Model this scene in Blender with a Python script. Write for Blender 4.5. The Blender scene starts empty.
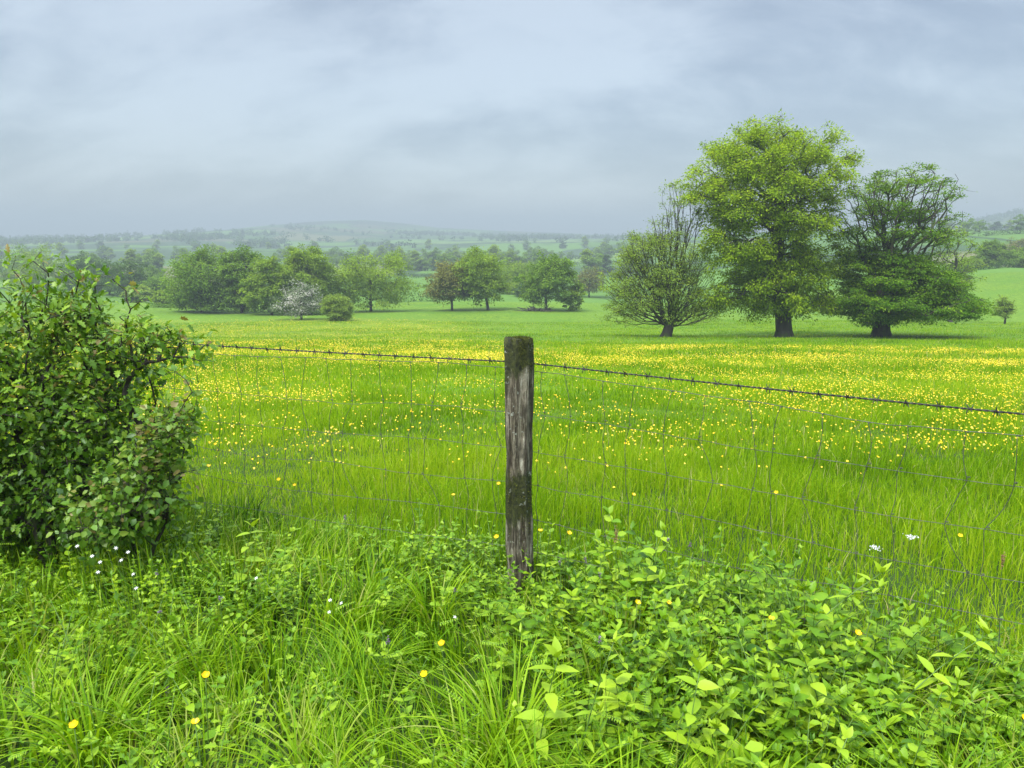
import bpy, math, random
import numpy as np

# ------------------------------------------------------------------ camera, world, sun, exposure
F, PITCH, CAMZ = 760.0, math.radians(11.1), 1.6
scene = bpy.context.scene
COL = scene.collection
cam_d = bpy.data.cameras.new('camera')
cam_d.sensor_width = 36; cam_d.lens = F / 1024 * 36
cam_d.clip_start = 0.05; cam_d.clip_end = 20000
cam = bpy.data.objects.new('camera', cam_d); COL.objects.link(cam)
cam.location = (0, 0, CAMZ); cam.rotation_euler = (math.pi / 2 - PITCH, 0, 0)
scene.camera = cam

SUN_EL, SUN_AZ = 58.0, 215.0          # degrees; azimuth clockwise from +Y
sun_d = bpy.data.lights.new('sun', 'SUN'); sun_d.energy = 1.5; sun_d.angle = math.radians(22)
sun_d.color = (1.0, 0.965, 0.90)
sun = bpy.data.objects.new('sun', sun_d); COL.objects.link(sun)
sun.rotation_euler = (math.radians(90 - SUN_EL), 0, -math.radians(SUN_AZ) + math.pi)

world = bpy.data.worlds.new("World"); scene.world = world; world.use_nodes = True
wt = world.node_tree; wt.nodes.clear()
def wn(t, **k):
    n = wt.nodes.new(t)
    for a, v in k.items(): setattr(n, a, v)
    return n
def wl(a, b): wt.links.new(a, b)
def wmath(op, a, b=None, c=None):
    n = wn('ShaderNodeMath', operation=op)
    for i, v in enumerate((a, b, c)):
        if v is None: continue
        if hasattr(v, 'links'): wl(v, n.inputs[i])
        else: n.inputs[i].default_value = v
    return n.outputs[0]
w_out = wn('ShaderNodeOutputWorld'); w_bg = wn('ShaderNodeBackground')
sky = wn('ShaderNodeTexSky', sky_type='NISHITA', sun_disc=False)
sky.sun_elevation = math.radians(SUN_EL); sky.sun_rotation = math.radians(SUN_AZ)
tc = wn('ShaderNodeTexCoord'); sp = wn('ShaderNodeSeparateXYZ'); wl(tc.outputs['Generated'], sp.inputs[0])
zc = wmath('ADD', wmath('MAXIMUM', sp.outputs[2], 0.0), 0.62)
u = wmath('DIVIDE', sp.outputs[0], zc); v = wmath('DIVIDE', sp.outputs[1], zc)
cb = wn('ShaderNodeCombineXYZ'); wl(u, cb.inputs[0]); wl(v, cb.inputs[1])
def wnoise(scale, detail, rough, off, dist=0.0):
    mp = wn('ShaderNodeMapping'); mp.inputs['Location'].default_value = off
    mp.inputs['Rotation'].default_value = (0, 0, 0.5); mp.inputs['Scale'].default_value = (.55, 1.15, 1)
    wl(cb.outputs[0], mp.inputs[0])
    n = wn('ShaderNodeTexNoise'); n.inputs['Scale'].default_value = scale
    n.inputs['Detail'].default_value = detail; n.inputs['Roughness'].default_value = rough
    n.inputs['Distortion'].default_value = dist
    wl(mp.outputs[0], n.inputs['Vector']); return n.outputs['Fac']
n1 = wnoise(1.9, 4, 0.55, (3.1, 7.7, 0), 0.4)
n2 = wnoise(6.5, 8, 0.62, (1.2, 4.4, 2), 0.35)
cl = wmath('ADD', wmath('MULTIPLY', n1, 0.55), wmath('MULTIPLY', n2, 0.45))
mr = wn('ShaderNodeMapRange', interpolation_type='SMOOTHSTEP')
mr.inputs['From Min'].default_value = 0.40; mr.inputs['From Max'].default_value = 0.62
wl(cl, mr.inputs[0])
cr = wn('ShaderNodeValToRGB'); wl(mr.outputs[0], cr.inputs[0])
cr.color_ramp.elements[0].color = (0.060, 0.068, 0.082, 1)
cr.color_ramp.elements[1].color = (0.143, 0.156, 0.168, 1)
# overcast: the zenith is brighter than the horizon
zb = wn('ShaderNodeMapRange', interpolation_type='SMOOTHSTEP')
zb.inputs['From Min'].default_value = 0.34; zb.inputs['From Max'].default_value = 0.95
zb.inputs['To Min'].default_value = 1.0; zb.inputs['To Max'].default_value = 9.5
wl(sp.outputs[2], zb.inputs[0])
# thinner, brighter cloud ahead and above
_d = np.array([(400 - 512) / F, math.cos(PITCH) + (384 - 60) / F * math.sin(PITCH), -math.sin(PITCH) + (384 - 60) / F * math.cos(PITCH)]); _d /= np.linalg.norm(_d)
dt = wn('ShaderNodeVectorMath', operation='DOT_PRODUCT'); wl(tc.outputs['Generated'], dt.inputs[0]); dt.inputs[1].default_value = [float(q) for q in _d]
gl = wn('ShaderNodeMapRange', interpolation_type='SMOOTHSTEP'); gl.inputs['From Min'].default_value = 0.90; gl.inputs['From Max'].default_value = 1.0
gl.inputs['To Min'].default_value = 0.0; gl.inputs['To Max'].default_value = 0.30; wl(dt.outputs['Value'], gl.inputs[0])
cl2 = wmath('ADD', wmath('ADD', cl, -0.012), wmath('MULTIPLY', gl.outputs[0], 0.26)); wl(cl2, mr.inputs[0])
vm = wn('ShaderNodeVectorMath', operation='SCALE'); wl(cr.outputs[0], vm.inputs[0]); wl(zb.outputs[0], vm.inputs['Scale'])
sk = wn('ShaderNodeVectorMath', operation='SCALE'); wl(sky.outputs[0], sk.inputs[0]); sk.inputs['Scale'].default_value = 0.02
ad = wn('ShaderNodeVectorMath', operation='ADD'); wl(vm.outputs[0], ad.inputs[0]); wl(sk.outputs[0], ad.inputs[1])
wl(ad.outputs[0], w_bg.inputs['Color']); w_bg.inputs['Strength'].default_value = 1.0
wl(w_bg.outputs[0], w_out.inputs['Surface'])
world.cycles.sampling_method = 'AUTOMATIC'

scene.view_settings.view_transform = 'Standard'; scene.view_settings.look = 'None'
scene.view_settings.exposure = 1.80; scene.view_settings.gamma = 1
scene.view_settings.use_curve_mapping = False
cy = scene.cycles
cy.max_bounces = 5; cy.diffuse_bounces = 2; cy.glossy_bounces = 2; cy.transmission_bounces = 3
cy.volume_bounces = 0; cy.transparent_max_bounces = 4
cy.use_denoising = True; cy.denoiser = 'OPENIMAGEDENOISE'
cy.denoising_input_passes = 'RGB_ALBEDO_NORMAL'
cy.sample_clamp_indirect = 6
scene.render.use_persistent_data = False

# ------------------------------------------------------------------ helpers
RNG = np.random.default_rng(7)
def P(px, row, y):
    """world point at forward distance y seen at a photo position"""
    dx = (px - 512) / F; dv = (384 - row) / F
    d = (dx, math.cos(PITCH) + dv * math.sin(PITCH), -math.sin(PITCH) + dv * math.cos(PITCH))
    k = y / d[1]
    return np.array([d[0] * k, y, CAMZ + d[2] * k])
def rowz(row, y): return P(512, row, y)[2]

def vnoise(x, y, s, seed=0):
    x = np.asarray(x, float) / s; y = np.asarray(y, float) / s
    xi = np.floor(x); yi = np.floor(y); fx = x - xi; fy = y - yi
    fx = fx * fx * (3 - 2 * fx); fy = fy * fy * (3 - 2 * fy)
    def h(a, b):
        t = np.sin(a * 127.1 + b * 311.7 + seed * 74.7) * 43758.5453
        return t - np.floor(t)
    return ((h(xi, yi) * (1 - fx) + h(xi + 1, yi) * fx) * (1 - fy)
            + (h(xi, yi + 1) * (1 - fx) + h(xi + 1, yi + 1) * fx) * fy)
def sstep(a, b, x):
    t = np.clip((np.asarray(x, float) - a) / (b - a), 0, 1); return t * t * (3 - 2 * t)

TY = np.array([-60, 0, 3.5, 5, 10, 20, 30, 62, 100, 150, 220, 350, 600, 1000, 1600, 2500, 3300, 5000.])
TZ = np.array([.6, 0, -.10, -.22, -.82, -2.0, -3.2, -6.7, -9.85, -12.6, -15, -16.5, -17, -16, -15, -15, -15, -16.])
_m = np.gradient(TZ, TY)
def prof(y):
    y = np.clip(y, TY[0], TY[-1]); i = np.clip(np.searchsorted(TY, y) - 1, 0, len(TY) - 2)
    h = TY[i + 1] - TY[i]; t = (y - TY[i]) / h
    return ((2*t**3 - 3*t**2 + 1) * TZ[i] + (t**3 - 2*t**2 + t) * h * _m[i]
            + (-2*t**3 + 3*t**2) * TZ[i + 1] + (t**3 - t**2) * h * _m[i + 1])
RIDX = [-60, 0, 60, 150, 220, 262, 290, 330, 370, 400, 440, 500, 560, 620, 700, 800, 900, 960, 1100]
RIDR = [239, 240, 240, 237, 236, 230, 226, 222, 220.5, 223, 228, 231, 233, 236, 236, 236, 237, 238, 238]
RX = np.array([P(a, 235, 2600)[0] for a in RIDX]); RZ = np.array([rowz(r, 2600) for r in RIDR])
def G(x, y):
    x = np.asarray(x, float); y = np.asarray(y, float)
    z = prof(y)
    # gentle undulation, growing with distance
    z = z + (vnoise(x, y, 9, 1) - .5) * .35 * sstep(6, 30, y) + (vnoise(x, y, 38, 2) - .5) * 1.0 * sstep(30, 110, y)
    z = z + (vnoise(x, y, 260, 3) - .5) * 9 * sstep(260, 800, y)
    # rising pasture on the right
    z = z + 8.0 * sstep(35, 125, x) * sstep(95, 190, y) * (1 - sstep(700, 1200, y))
    z = z + 13.0 * sstep(60, 300, x) * sstep(190, 420, y) * (1 - sstep(700, 1300, y))
    # hill on the right, wooded top
    z = z + (82 * np.exp(-((x - 1060) / 230) ** 2) + 80 * sstep(900, 1400, x)) * np.exp(-((y - 1500) / 330) ** 2)
    # main far ridge
    rz = np.interp(x, RX, RZ) + (vnoise(x, y, 420, 5) - .5) * 6
    k = sstep(900, 2600, y)
    k2 = sstep(2600, 3600, y)
    z = z * (1 - k) + (rz - 8 * k2) * k
    z = z + (vnoise(x, y, 700, 9) - .5) * 16 * sstep(700, 1300, y) * (1 - sstep(1900, 2500, y))
    return z

def mesh(name, V, Fc, mat=None, parent=None, attrs=None, smooth=True, n=4):
    """V (k,3) verts; Fc (m,n) faces, or list of such arrays"""
    me = bpy.data.meshes.new(name)
    V = np.ascontiguousarray(V, dtype=np.float32)
    if not isinstance(Fc, list): Fc = [Fc]
    Fc = [np.ascontiguousarray(f, dtype=np.int32) for f in Fc if len(f)]
    me.vertices.add(len(V)); me.vertices.foreach_set('co', V.ravel())
    idx = np.concatenate([f.ravel() for f in Fc]); me.loops.add(len(idx)); me.loops.foreach_set('vertex_index', idx)
    tot = np.concatenate([np.full(len(f), f.shape[1], np.int32) for f in Fc])
    st = np.concatenate([[0], np.cumsum(tot)[:-1]]).astype(np.int32)
    me.polygons.add(len(tot)); me.polygons.foreach_set('loop_start', st)
    me.polygons.foreach_set('use_smooth', np.full(len(tot), smooth))
    me.update(calc_edges=True)
    for k, a in (attrs or {}).items():
        at = me.attributes.new(k, 'FLOAT', 'POINT'); at.data.foreach_set('value', np.ascontiguousarray(a, dtype=np.float32))
    if mat: me.materials.append(mat)
    o = bpy.data.objects.new(name, me); COL.objects.link(o)
    if parent: o.parent = parent
    return o
def tag(o, label=None, cat=None, group=None, kind=None):
    if label: o['label'] = label
    if cat: o['category'] = cat
    if group: o['group'] = group
    if kind: o['kind'] = kind
    return o
def thing(name, loc, label, cat, group=None, rz=0):
    o = bpy.data.objects.new(name, None); COL.objects.link(o)
    o.empty_display_size = .1
    o.location = [float(c) for c in loc]; o.rotation_euler = (0, 0, rz); return tag(o, label, cat, group)
def dup(root, loc, rz=0, sc=1.0, label=None, group=None):
    r = root.copy(); COL.objects.link(r); r.location = [float(c) for c in loc]
    r.rotation_euler = (0, 0, rz); r.scale = (sc,) * 3 if np.isscalar(sc) else sc
    if label: r['label'] = label
    if group: r['group'] = group
    for ch in root.children:
        c = ch.copy(); COL.objects.link(c); c.parent = r
        for g in ch.children:
            d = g.copy(); COL.objects.link(d); d.parent = c
    return r

class Acc:
    """collects verts / faces / attributes"""
    def __init__(s): s.V = []; s.F = {}; s.A = {}; s.n = 0
    def add(s, V, Fs, **attrs):
        V = V.reshape(-1, 3); s.V.append(V)
        for f in (Fs if isinstance(Fs, list) else [Fs]):
            s.F.setdefault(f.shape[1], []).append(f + s.n)
        for k, a in attrs.items(): s.A.setdefault(k, []).append(np.broadcast_to(a, (len(V),)))
        s.n += len(V)
    def build(s, name, mat, parent=None, smooth=True):
        return mesh(name, np.concatenate(s.V), [np.concatenate(f) for f in s.F.values()], mat, parent,
                    {k: np.concatenate(a) for k, a in s.A.items()}, smooth)

def nrm(a): return a / np.maximum(np.linalg.norm(a, axis=-1, keepdims=True), 1e-9)
def blades(acc, base, h, ang, bend, w, segs, tint, face=None, rng=RNG):
    N = len(base); t = np.linspace(0, 1, segs + 1)[None, :]
    d = np.stack([np.cos(ang), np.sin(ang)], 1)
    b = bend[:, None]; hh = h[:, None]
    fw = hh * (b * t ** 2 * .75)
    up = hh * (t - .45 * b * t ** 2.6)
    if face is None: face = ang + math.pi / 2 + rng.normal(0, .7, N)
    wid = (w[:, None] * .5) * np.clip(1 - t ** 2.2, 0.03, 1) * (0.65 + .35 * np.minimum(t * 4, 1))
    cx = base[:, 0:1] + d[:, 0:1] * fw; cyy = base[:, 1:2] + d[:, 1:2] * fw; cz = base[:, 2:3] + up
    sx = np.cos(face)[:, None] * wid; sy = np.sin(face)[:, None] * wid
    V = np.empty((N, segs + 1, 2, 3))
    V[:, :, 0, 0] = cx - sx; V[:, :, 0, 1] = cyy - sy; V[:, :, 0, 2] = cz
    V[:, :, 1, 0] = cx + sx; V[:, :, 1, 1] = cyy + sy; V[:, :, 1, 2] = cz
    o = (np.arange(N) * (segs + 1) * 2)[:, None] + (np.arange(segs) * 2)[None, :]
    o = o.ravel(); Fc = np.stack([o, o + 1, o + 3, o + 2], 1)
    acc.add(V, Fc, tint=np.repeat(tint, (segs + 1) * 2))

def rhomb(acc, C, D, Nn, L, W, tint):
    """leaf quads: base, side, tip, side"""
    D = nrm(D); S = nrm(np.cross(D, Nn)); M = len(C)
    L = L[:, None]; W = W[:, None]
    up = nrm(np.cross(S, D))
    V = np.stack([C, C + D * L * .42 + S * W * .5 + up * W * .12, C + D * L - up * L * .08, C + D * L * .42 - S * W * .5 + up * W * .12], 1)
    o = np.arange(M) * 4
    acc.add(V, np.stack([o, o + 1, o + 2, o + 3], 1), tint=np.repeat(tint, 4))

# leaf templates (u along, v across, w up); triangles
def tmpl(outline, droop=.25, fold=.18):
    """outline: list of (u, halfwidth)"""
    V = []; 
    for (uu, hw) in outline:
        z = -droop * uu * uu
        V += [(uu, 0, z), (uu, hw, z + fold * hw), (uu, -hw, z + fold * hw)]
    Fq = []
    for i in range(len(outline) - 1):
        a = 3 * i; b = a + 3
        Fq += [(a, b, b + 1, a + 1), (a, a + 2, b + 2, b)]
    return np.array(V, float), np.array(Fq)
OVATE = tmpl([(0, .01), (.12, .17), (.35, .25), (.65, .19), (.88, .07), (1, .004)])
LANCE = tmpl([(0, .01), (.2, .09), (.5, .11), (.8, .06), (1, .004)], droop=.4)
LOBED = tmpl([(0, .015), (.16, .06), (.26, .30), (.40, .15), (.55, .33), (.68, .15), (.82, .20), (1, .01)], droop=.18, fold=.25)
SMALLOV = tmpl([(0, .02), (.35, .26), (.75, .18), (1, .01)], droop=.15, fold=.3)
SERR = tmpl([(0, .01), (.08, .12), (.12, .20), (.2, .19), (.26, .27), (.36, .23), (.42, .28), (.52, .21), (.58, .24), (.68, .15), (.74, .17), (.86, .06), (1, .003)], droop=.3, fold=.2)
def leaves(acc, tm, C, D, Nn, L, tint, wf=1.0):
    TV, TF = tm
    D = nrm(D); S = nrm(np.cross(D, Nn)); U = nrm(np.cross(S, D)) * 1.0
    L = L[:, None, None]
    wf = np.broadcast_to(np.asarray(wf, float), (len(C),))[:, None, None]
    V = C[:, None, :] + L * (TV[None, :, 0:1] * D[:, None] + wf * TV[None, :, 1:2] * S[:, None] + TV[None, :, 2:3] * U[:, None])
    K = len(TV); o = (np.arange(len(C)) * K)[:, None, None]
    acc.add(V, (TF[None] + o).reshape(-1, 4), tint=np.repeat(tint, K))

def frusta(acc, p0, p1, r0, r1, n=6, tint=None):
    p0 = np.asarray(p0, float); p1 = np.asarray(p1, float)
    ax = nrm(p1 - p0); ref = np.where(np.abs(ax[:, 2:3]) > .8, np.array([[1., 0, 0]]), np.array([[0, 0, 1.]]))
    a = nrm(np.cross(ax, ref)); b = np.cross(ax, a)
    th = np.arange(n) * 2 * math.pi / n
    ring = np.cos(th)[None, :, None] * a[:, None] + np.sin(th)[None, :, None] * b[:, None]
    V0 = p0[:, None] + ring * np.asarray(r0)[:, None, None]; V1 = p1[:, None] + ring * np.asarray(r1)[:, None, None]
    V = np.stack([V0, V1], 1)
    M = len(p0); o = (np.arange(M) * 2 * n)[:, None]; i = np.arange(n)[None]; j = (i + 1) % n
    Fc = np.stack([(o + i), (o + j), (o + n + j), (o + n + i)], -1).reshape(-1, 4)
    acc.add(V, Fc, tint=np.zeros(M * 2 * n) if tint is None else np.repeat(tint, 2 * n))
def tube(acc, pts, r, n=6):
    """one continuous tube through pts"""
    pts = np.asarray(pts, float); K = len(pts); r = np.broadcast_to(np.asarray(r, float), (K,))
    tg = nrm(np.gradient(pts, axis=0)); ref = np.array([0, 0, 1.]) if abs(tg[K // 2, 2]) < .8 else np.array([1., 0, 0])
    a = nrm(np.cross(tg, ref)); b = np.cross(tg, a); th = np.arange(n) * 2 * math.pi / n
    V = pts[:, None] + (np.cos(th)[None, :, None] * a[:, None] + np.sin(th)[None, :, None] * b[:, None]) * r[:, None, None]
    o = (np.arange(K - 1) * n)[:, None]; i = np.arange(n)[None]; j = (i + 1) % n
    Fc = np.stack([o + i, o + j, o + n + j, o + n + i], -1).reshape(-1, 4)
    acc.add(V, [Fc, (np.arange(n)[::-1][None]) , (np.arange(n) + (K - 1) * n)[None]] if n != 4 else Fc, tint=np.zeros(K * n))

# ------------------------------------------------------------------ materials
class NT:
    def __init__(s, name):
        s.m = bpy.data.materials.new(name); s.m.use_nodes = True; s.t = s.m.node_tree; s.t.nodes.clear()
        s.out = s.t.nodes.new('ShaderNodeOutputMaterial')
    def n(s, typ, props=None, **ins):
        nd = s.t.nodes.new(typ)
        for k, v in (props or {}).items(): setattr(nd, k, v)
        for k, v in ins.items():
            k = k.replace('_', ' ')
            inp = nd.inputs[int(k[1:])] if k[0] == 'i' and k[1:].isdigit() else nd.inputs[k]
            if hasattr(v, 'links'): s.t.links.new(v, inp)
            else: inp.default_value = v
        return nd
    def mix(s, fac, a, b, mode='MIX'):
        nd = s.t.nodes.new('ShaderNodeMix'); nd.data_type = 'RGBA'; nd.blend_type = mode
        for i, v in ((0, fac), (6, a), (7, b)):
            if hasattr(v, 'links'): s.t.links.new(v, nd.inputs[i])
            else: nd.inputs[i].default_value = v if i == 0 or len(v) == 4 else (*v, 1)
        return nd.outputs[2]
    def ramp(s, fac, stops):
        nd = s.t.nodes.new('ShaderNodeValToRGB'); s.t.links.new(fac, nd.inputs[0]); e = nd.color_ramp.elements
        while len(e) < len(stops): e.new(.5)
        for el, (p, c) in zip(e, stops): el.position = p; el.color = (*c, 1) if len(c) == 3 else c
        return nd.outputs[0]
    def noise(s, scale, detail=4, rough=.55, vec=None, dist=0, sc3=None):
        if vec is None: vec = s.pos()
        if sc3: vec = s.n('ShaderNodeVectorMath', {'operation': 'MULTIPLY'}, i0=vec, i1=sc3).outputs[0]
        return s.n('ShaderNodeTexNoise', Vector=vec, Scale=scale, Detail=detail, Roughness=rough, Distortion=dist).outputs['Fac']
    def pos(s): return s.n('ShaderNodeNewGeometry').outputs['Position']
    def obj(s): return s.n('ShaderNodeTexCoord').outputs['Object']
    def attr(s, name): return s.n('ShaderNodeAttribute', {'attribute_name': name}).outputs['Fac']
    def mr(s, v, a, b, c=0., d=1.):
        return s.n('ShaderNodeMapRange', {'interpolation_type': 'SMOOTHSTEP'}, Value=v, From_Min=a, From_Max=b, To_Min=c, To_Max=d).outputs[0]
    def surf(s, sh): s.t.links.new(sh, s.out.inputs['Surface']); return s.m

def leafmat(name, stops, trans=.32, rough=.45, spec=.5, tc=(1.25, 1.15, .5)):
    N = NT(name); c = N.ramp(N.attr('tint'), stops)
    p = N.n('ShaderNodeBsdfPrincipled', Base_Color=c, Roughness=rough); p.inputs['Specular IOR Level'].default_value = spec
    t = N.n('ShaderNodeBsdfTranslucent', Color=N.mix(1.0, c, tc, 'MULTIPLY'))
    return N.surf(N.n('ShaderNodeMixShader', i0=trans, i1=p.outputs[0], i2=t.outputs[0]).outputs[0])

M_GRASS = leafmat('grass_blades', [(0, (.028, .085, .002)), (.4, (.125, .28, .004)), (.8, (.29, .46, .010)), (1, (.38, .40, .12))], .42, .5, .16)
M_MEADOW = leafmat('meadow_blades', [(0, (.075, .185, .004)), (.5, (.20, .365, .005)), (.95, (.34, .46, .02)), (1, (.42, .40, .16))], .46, .6, .08)
M_HERB = leafmat('herb_leaves', [(0, (.034, .105, .005)), (.45, (.135, .285, .008)), (1, (.32, .47, .02))], .32, .42, .26)
M_HAW = leafmat('shrub_leaves', [(0, (.028, .085, .007)), (.5, (.100, .22, .012)), (.985, (.27, .42, .03)), (1, (.22, .18, .05))], .34, .40, .35)
M_ROSE = leafmat('young_shrub_leaves', [(0, (.03, .09, .012)), (.6, (.12, .25, .018)), (.9, (.21, .30, .04)), (1, (.22, .19, .06))], .34, .4, .35)
M_T1 = leafmat('grey_green_leaves', [(0, (.13, .22, .025)), (1, (.28, .39, .05))], .38, .8, .12)
M_T2 = leafmat('yellow_green_leaves', [(0, (.12, .21, .007)), (.6, (.25, .385, .010)), (1, (.38, .50, .02))], .42, .8, .12)
M_T3 = leafmat('deep_green_leaves', [(0, (.045, .125, .006)), (.6, (.110, .23, .008)), (1, (.21, .33, .016))], .38, .8, .12)
M_MID = leafmat('mid_green_leaves', [(0, (.075, .165, .014)), (1, (.21, .34, .028))], .38, .85, .1)
M_MIDL = leafmat('light_green_leaves', [(0, (.12, .22, .016)), (1, (.27, .39, .035))], .38, .85, .1)
M_DARK = leafmat('dark_green_leaves', [(0, (.035, .085, .014)), (1, (.09, .165, .022))], .35, .85, .1)
M_RED = leafmat('bronze_leaves', [(0, (.115, .14, .032)), (1, (.25, .25, .065))], .38, .85, .1)
M_BLOSSOM = leafmat('white_blossom', [(0, (.07, .13, .035)), (.5, (.16, .22, .08)), (.62, (.34, .35, .26)), (1, (.52, .50, .43))], .25, .7, .2, (1, 1, 1))
def barkmat(name, a, b, moss=(.05, .075, .015), mossf=.3, sc=3.):
    N = NT(name); n = N.noise(sc, 6, .65, sc3=(1, 1, .25)); m = N.noise(sc * .5, 3, .5)
    c = N.mix(N.mr(m, .62 - mossf * .4, .75 - mossf * .3), N.ramp(n, [(.3, a), (.7, b)]), moss)
    bmp = N.n('ShaderNodeBump', Strength=.6, Distance=.05, Height=n)
    return N.surf(N.n('ShaderNodeBsdfPrincipled', Base_Color=c, Roughness=.85, Normal=bmp.outputs[0]).outputs[0])
M_BARK = barkmat('tree_bark', (.022, .019, .015), (.075, .066, .052))
M_TWIG = barkmat('shrub_bark', (.016, .013, .010), (.055, .045, .035), sc=25.)
M_STEM = leafmat('stem_green', [(0, (.10, .19, .03)), (1, (.2, .25, .05))], .1, .5, .4)
def plain(name, col, rough=.5, metal=0., spec=.5):
    N = NT(name); p = N.n('ShaderNodeBsdfPrincipled', Base_Color=(*col, 1), Roughness=rough, Metallic=metal)
    p.inputs['Specular IOR Level'].default_value = spec; return N.surf(p.outputs[0])
def flowermat(name, a, b, tr=.25, rough=.4):
    N = NT(name); c = N.mix(N.noise(60., 2), a, b)
    p = N.n('ShaderNodeBsdfPrincipled', Base_Color=c, Roughness=rough)
    t = N.n('ShaderNodeBsdfTranslucent', Color=c)
    return N.surf(N.n('ShaderNodeMixShader', i0=tr, i1=p.outputs[0], i2=t.outputs[0]).outputs[0])
M_YEL = flowermat('yellow_petals', (.76, .50, .002), (.84, .60, .004))
M_WHITE = flowermat('white_petals', (.75, .76, .72), (.85, .85, .82))
M_PURP = flowermat('purple_petals', (.09, .06, .10), (.17, .12, .18))

# ground: meadow
def greenground(name):
    N = NT(name)
    a = N.noise(.12, 5, .6); b = N.noise(2.6, 5, .7, sc3=(1, .45, 1)); f = N.noise(.02, 3, .5)
    c = N.mix(N.mr(b, .36, .64), (.050, .115, .006), (.145, .235, .010))
    c = N.mix(N.mr(a, .45, .62, 0., .7), c, (.075, .165, .009))
    a2 = N.noise(.35, 4, .6, sc3=(.5, 1, 1)); c = N.mix(N.mr(a2, .5, .68, 0., .6), c, (.065, .15, .008))
    c = N.mix(N.mr(f, .40, .62, 0., .5), c, (.115, .21, .014))
    pc = N.mr(N.noise(9., 4, .75, sc3=(1, .35, 1)), .46, .60)
    ye = N.n('ShaderNodeMath', {'operation': 'MULTIPLY'}, i0=N.attr('yellow'), i1=pc).outputs[0]
    c = N.mix(ye, c, (.46, .36, .005))
    near = N.n('ShaderNodeMath', {'operation': 'MULTIPLY'}, i0=N.attr('near'), i1=1.0).outputs[0]
    c = N.mix(near, c, (.030, .060, .010))
    bmp = N.n('ShaderNodeBump', Strength=.7, Distance=.25, Height=b)
    p = N.n('ShaderNodeBsdfPrincipled', Base_Color=c, Roughness=.9, Normal=bmp.outputs[0]); p.inputs['Specular IOR Level'].default_value = .15
    return N.surf(p.outputs[0])
M_GROUND = greenground('meadow_ground')
def farground(name, scale):
    N = NT(name); ps = N.pos()
    w = N.n('ShaderNodeTexNoise', Vector=ps, Scale=.004, Detail=2.)
    v = N.n('ShaderNodeVectorMath', {'operation': 'SCALE'}, i0=w.outputs['Color'], Scale=90.)
    vv = N.n('ShaderNodeVectorMath', {'operation': 'ADD'}, i0=ps, i1=v.outputs[0]).outputs[0]
    vv = N.n('ShaderNodeVectorMath', {'operation': 'MULTIPLY'}, i0=vv, i1=(1, .7, 0)).outputs[0]
    vo = N.n('ShaderNodeTexVoronoi', {'distance': 'CHEBYCHEV'}, Vector=vv, Scale=scale)
    s = N.n('ShaderNodeSeparateColor', Color=vo.outputs['Color']).outputs[0]
    c = N.ramp(s, [(0, (.050, .105, .018)), (.3, (.085, .17, .022)), (.55, (.11, .22, .028)), (.8, (.14, .21, .045)), (.93, (.15, .14, .07)), (1, (.10, .10, .05))])
    e = N.n('ShaderNodeTexVoronoi', {'distance': 'CHEBYCHEV', 'feature': 'F2'}, Vector=vv, Scale=scale).outputs['Distance']
    d = N.n('ShaderNodeMath', {'operation': 'SUBTRACT'}, i0=e, i1=vo.outputs['Distance']).outputs[0]
    c = N.mix(N.mr(d, .02, .05, 1., 0.), c, (.03, .055, .02))
    wd = N.mr(N.noise(.0035, 5, .6), .52, .56); c = N.mix(wd, c, (.035, .065, .025))
    hl = N.mr(N.n('ShaderNodeSeparateXYZ', i0=ps).outputs[2], 16., 34.)
    hn = N.n('ShaderNodeMath', {'operation': 'MULTIPLY'}, i0=hl, i1=N.mr(N.noise(.006, 4), .35, .6)).outputs[0]
    c = N.mix(hn, c, (.035, .034, .026))
    c = N.mix(N.mr(N.noise(.05, 4), .3, .7, 0., .3), c, (.06, .12, .03))
    p = N.n('ShaderNodeBsdfPrincipled', Base_Color=c, Roughness=.95); p.inputs['Specular IOR Level'].default_value = .1
    return N.surf(p.outputs[0])
M_FAR = farground('far_fields', .0065)

# ------------------------------------------------------------------ terrain
def dens(x, y):
    """how thick the buttercups stand"""
    x = np.asarray(x, float); y = np.asarray(y, float); r = x / np.maximum(y, 1)
    st = vnoise(x, y * 2.2, 11, 21) * .6 + vnoise(x, y * 1.6, 3.2, 22) * .4
    st = sstep(.28, .62, st)
    main = (.35 * sstep(5, 10, y) + .65 * sstep(14, 28, y)) * (1 - sstep(33, 43, y))
    leftf = sstep(20, 40, y) * (1 - sstep(100, 125, y)) * (1 - sstep(-.16, .04, r)) * .62
    mid = sstep(40, 46, y) * (1 - sstep(50, 56, y)) * .4 * (1 - sstep(.05, .3, r)) * vnoise(x, y, 30, 4)
    few = sstep(4.6, 8, y) * (1 - sstep(14, 18, y)) * (.16 + .75 * sstep(.05, .45, r))
    return np.clip((main + few) * (.05 + .95 * st) + leftf * (.3 + .7 * st) + mid * st, 0, 1)

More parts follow.
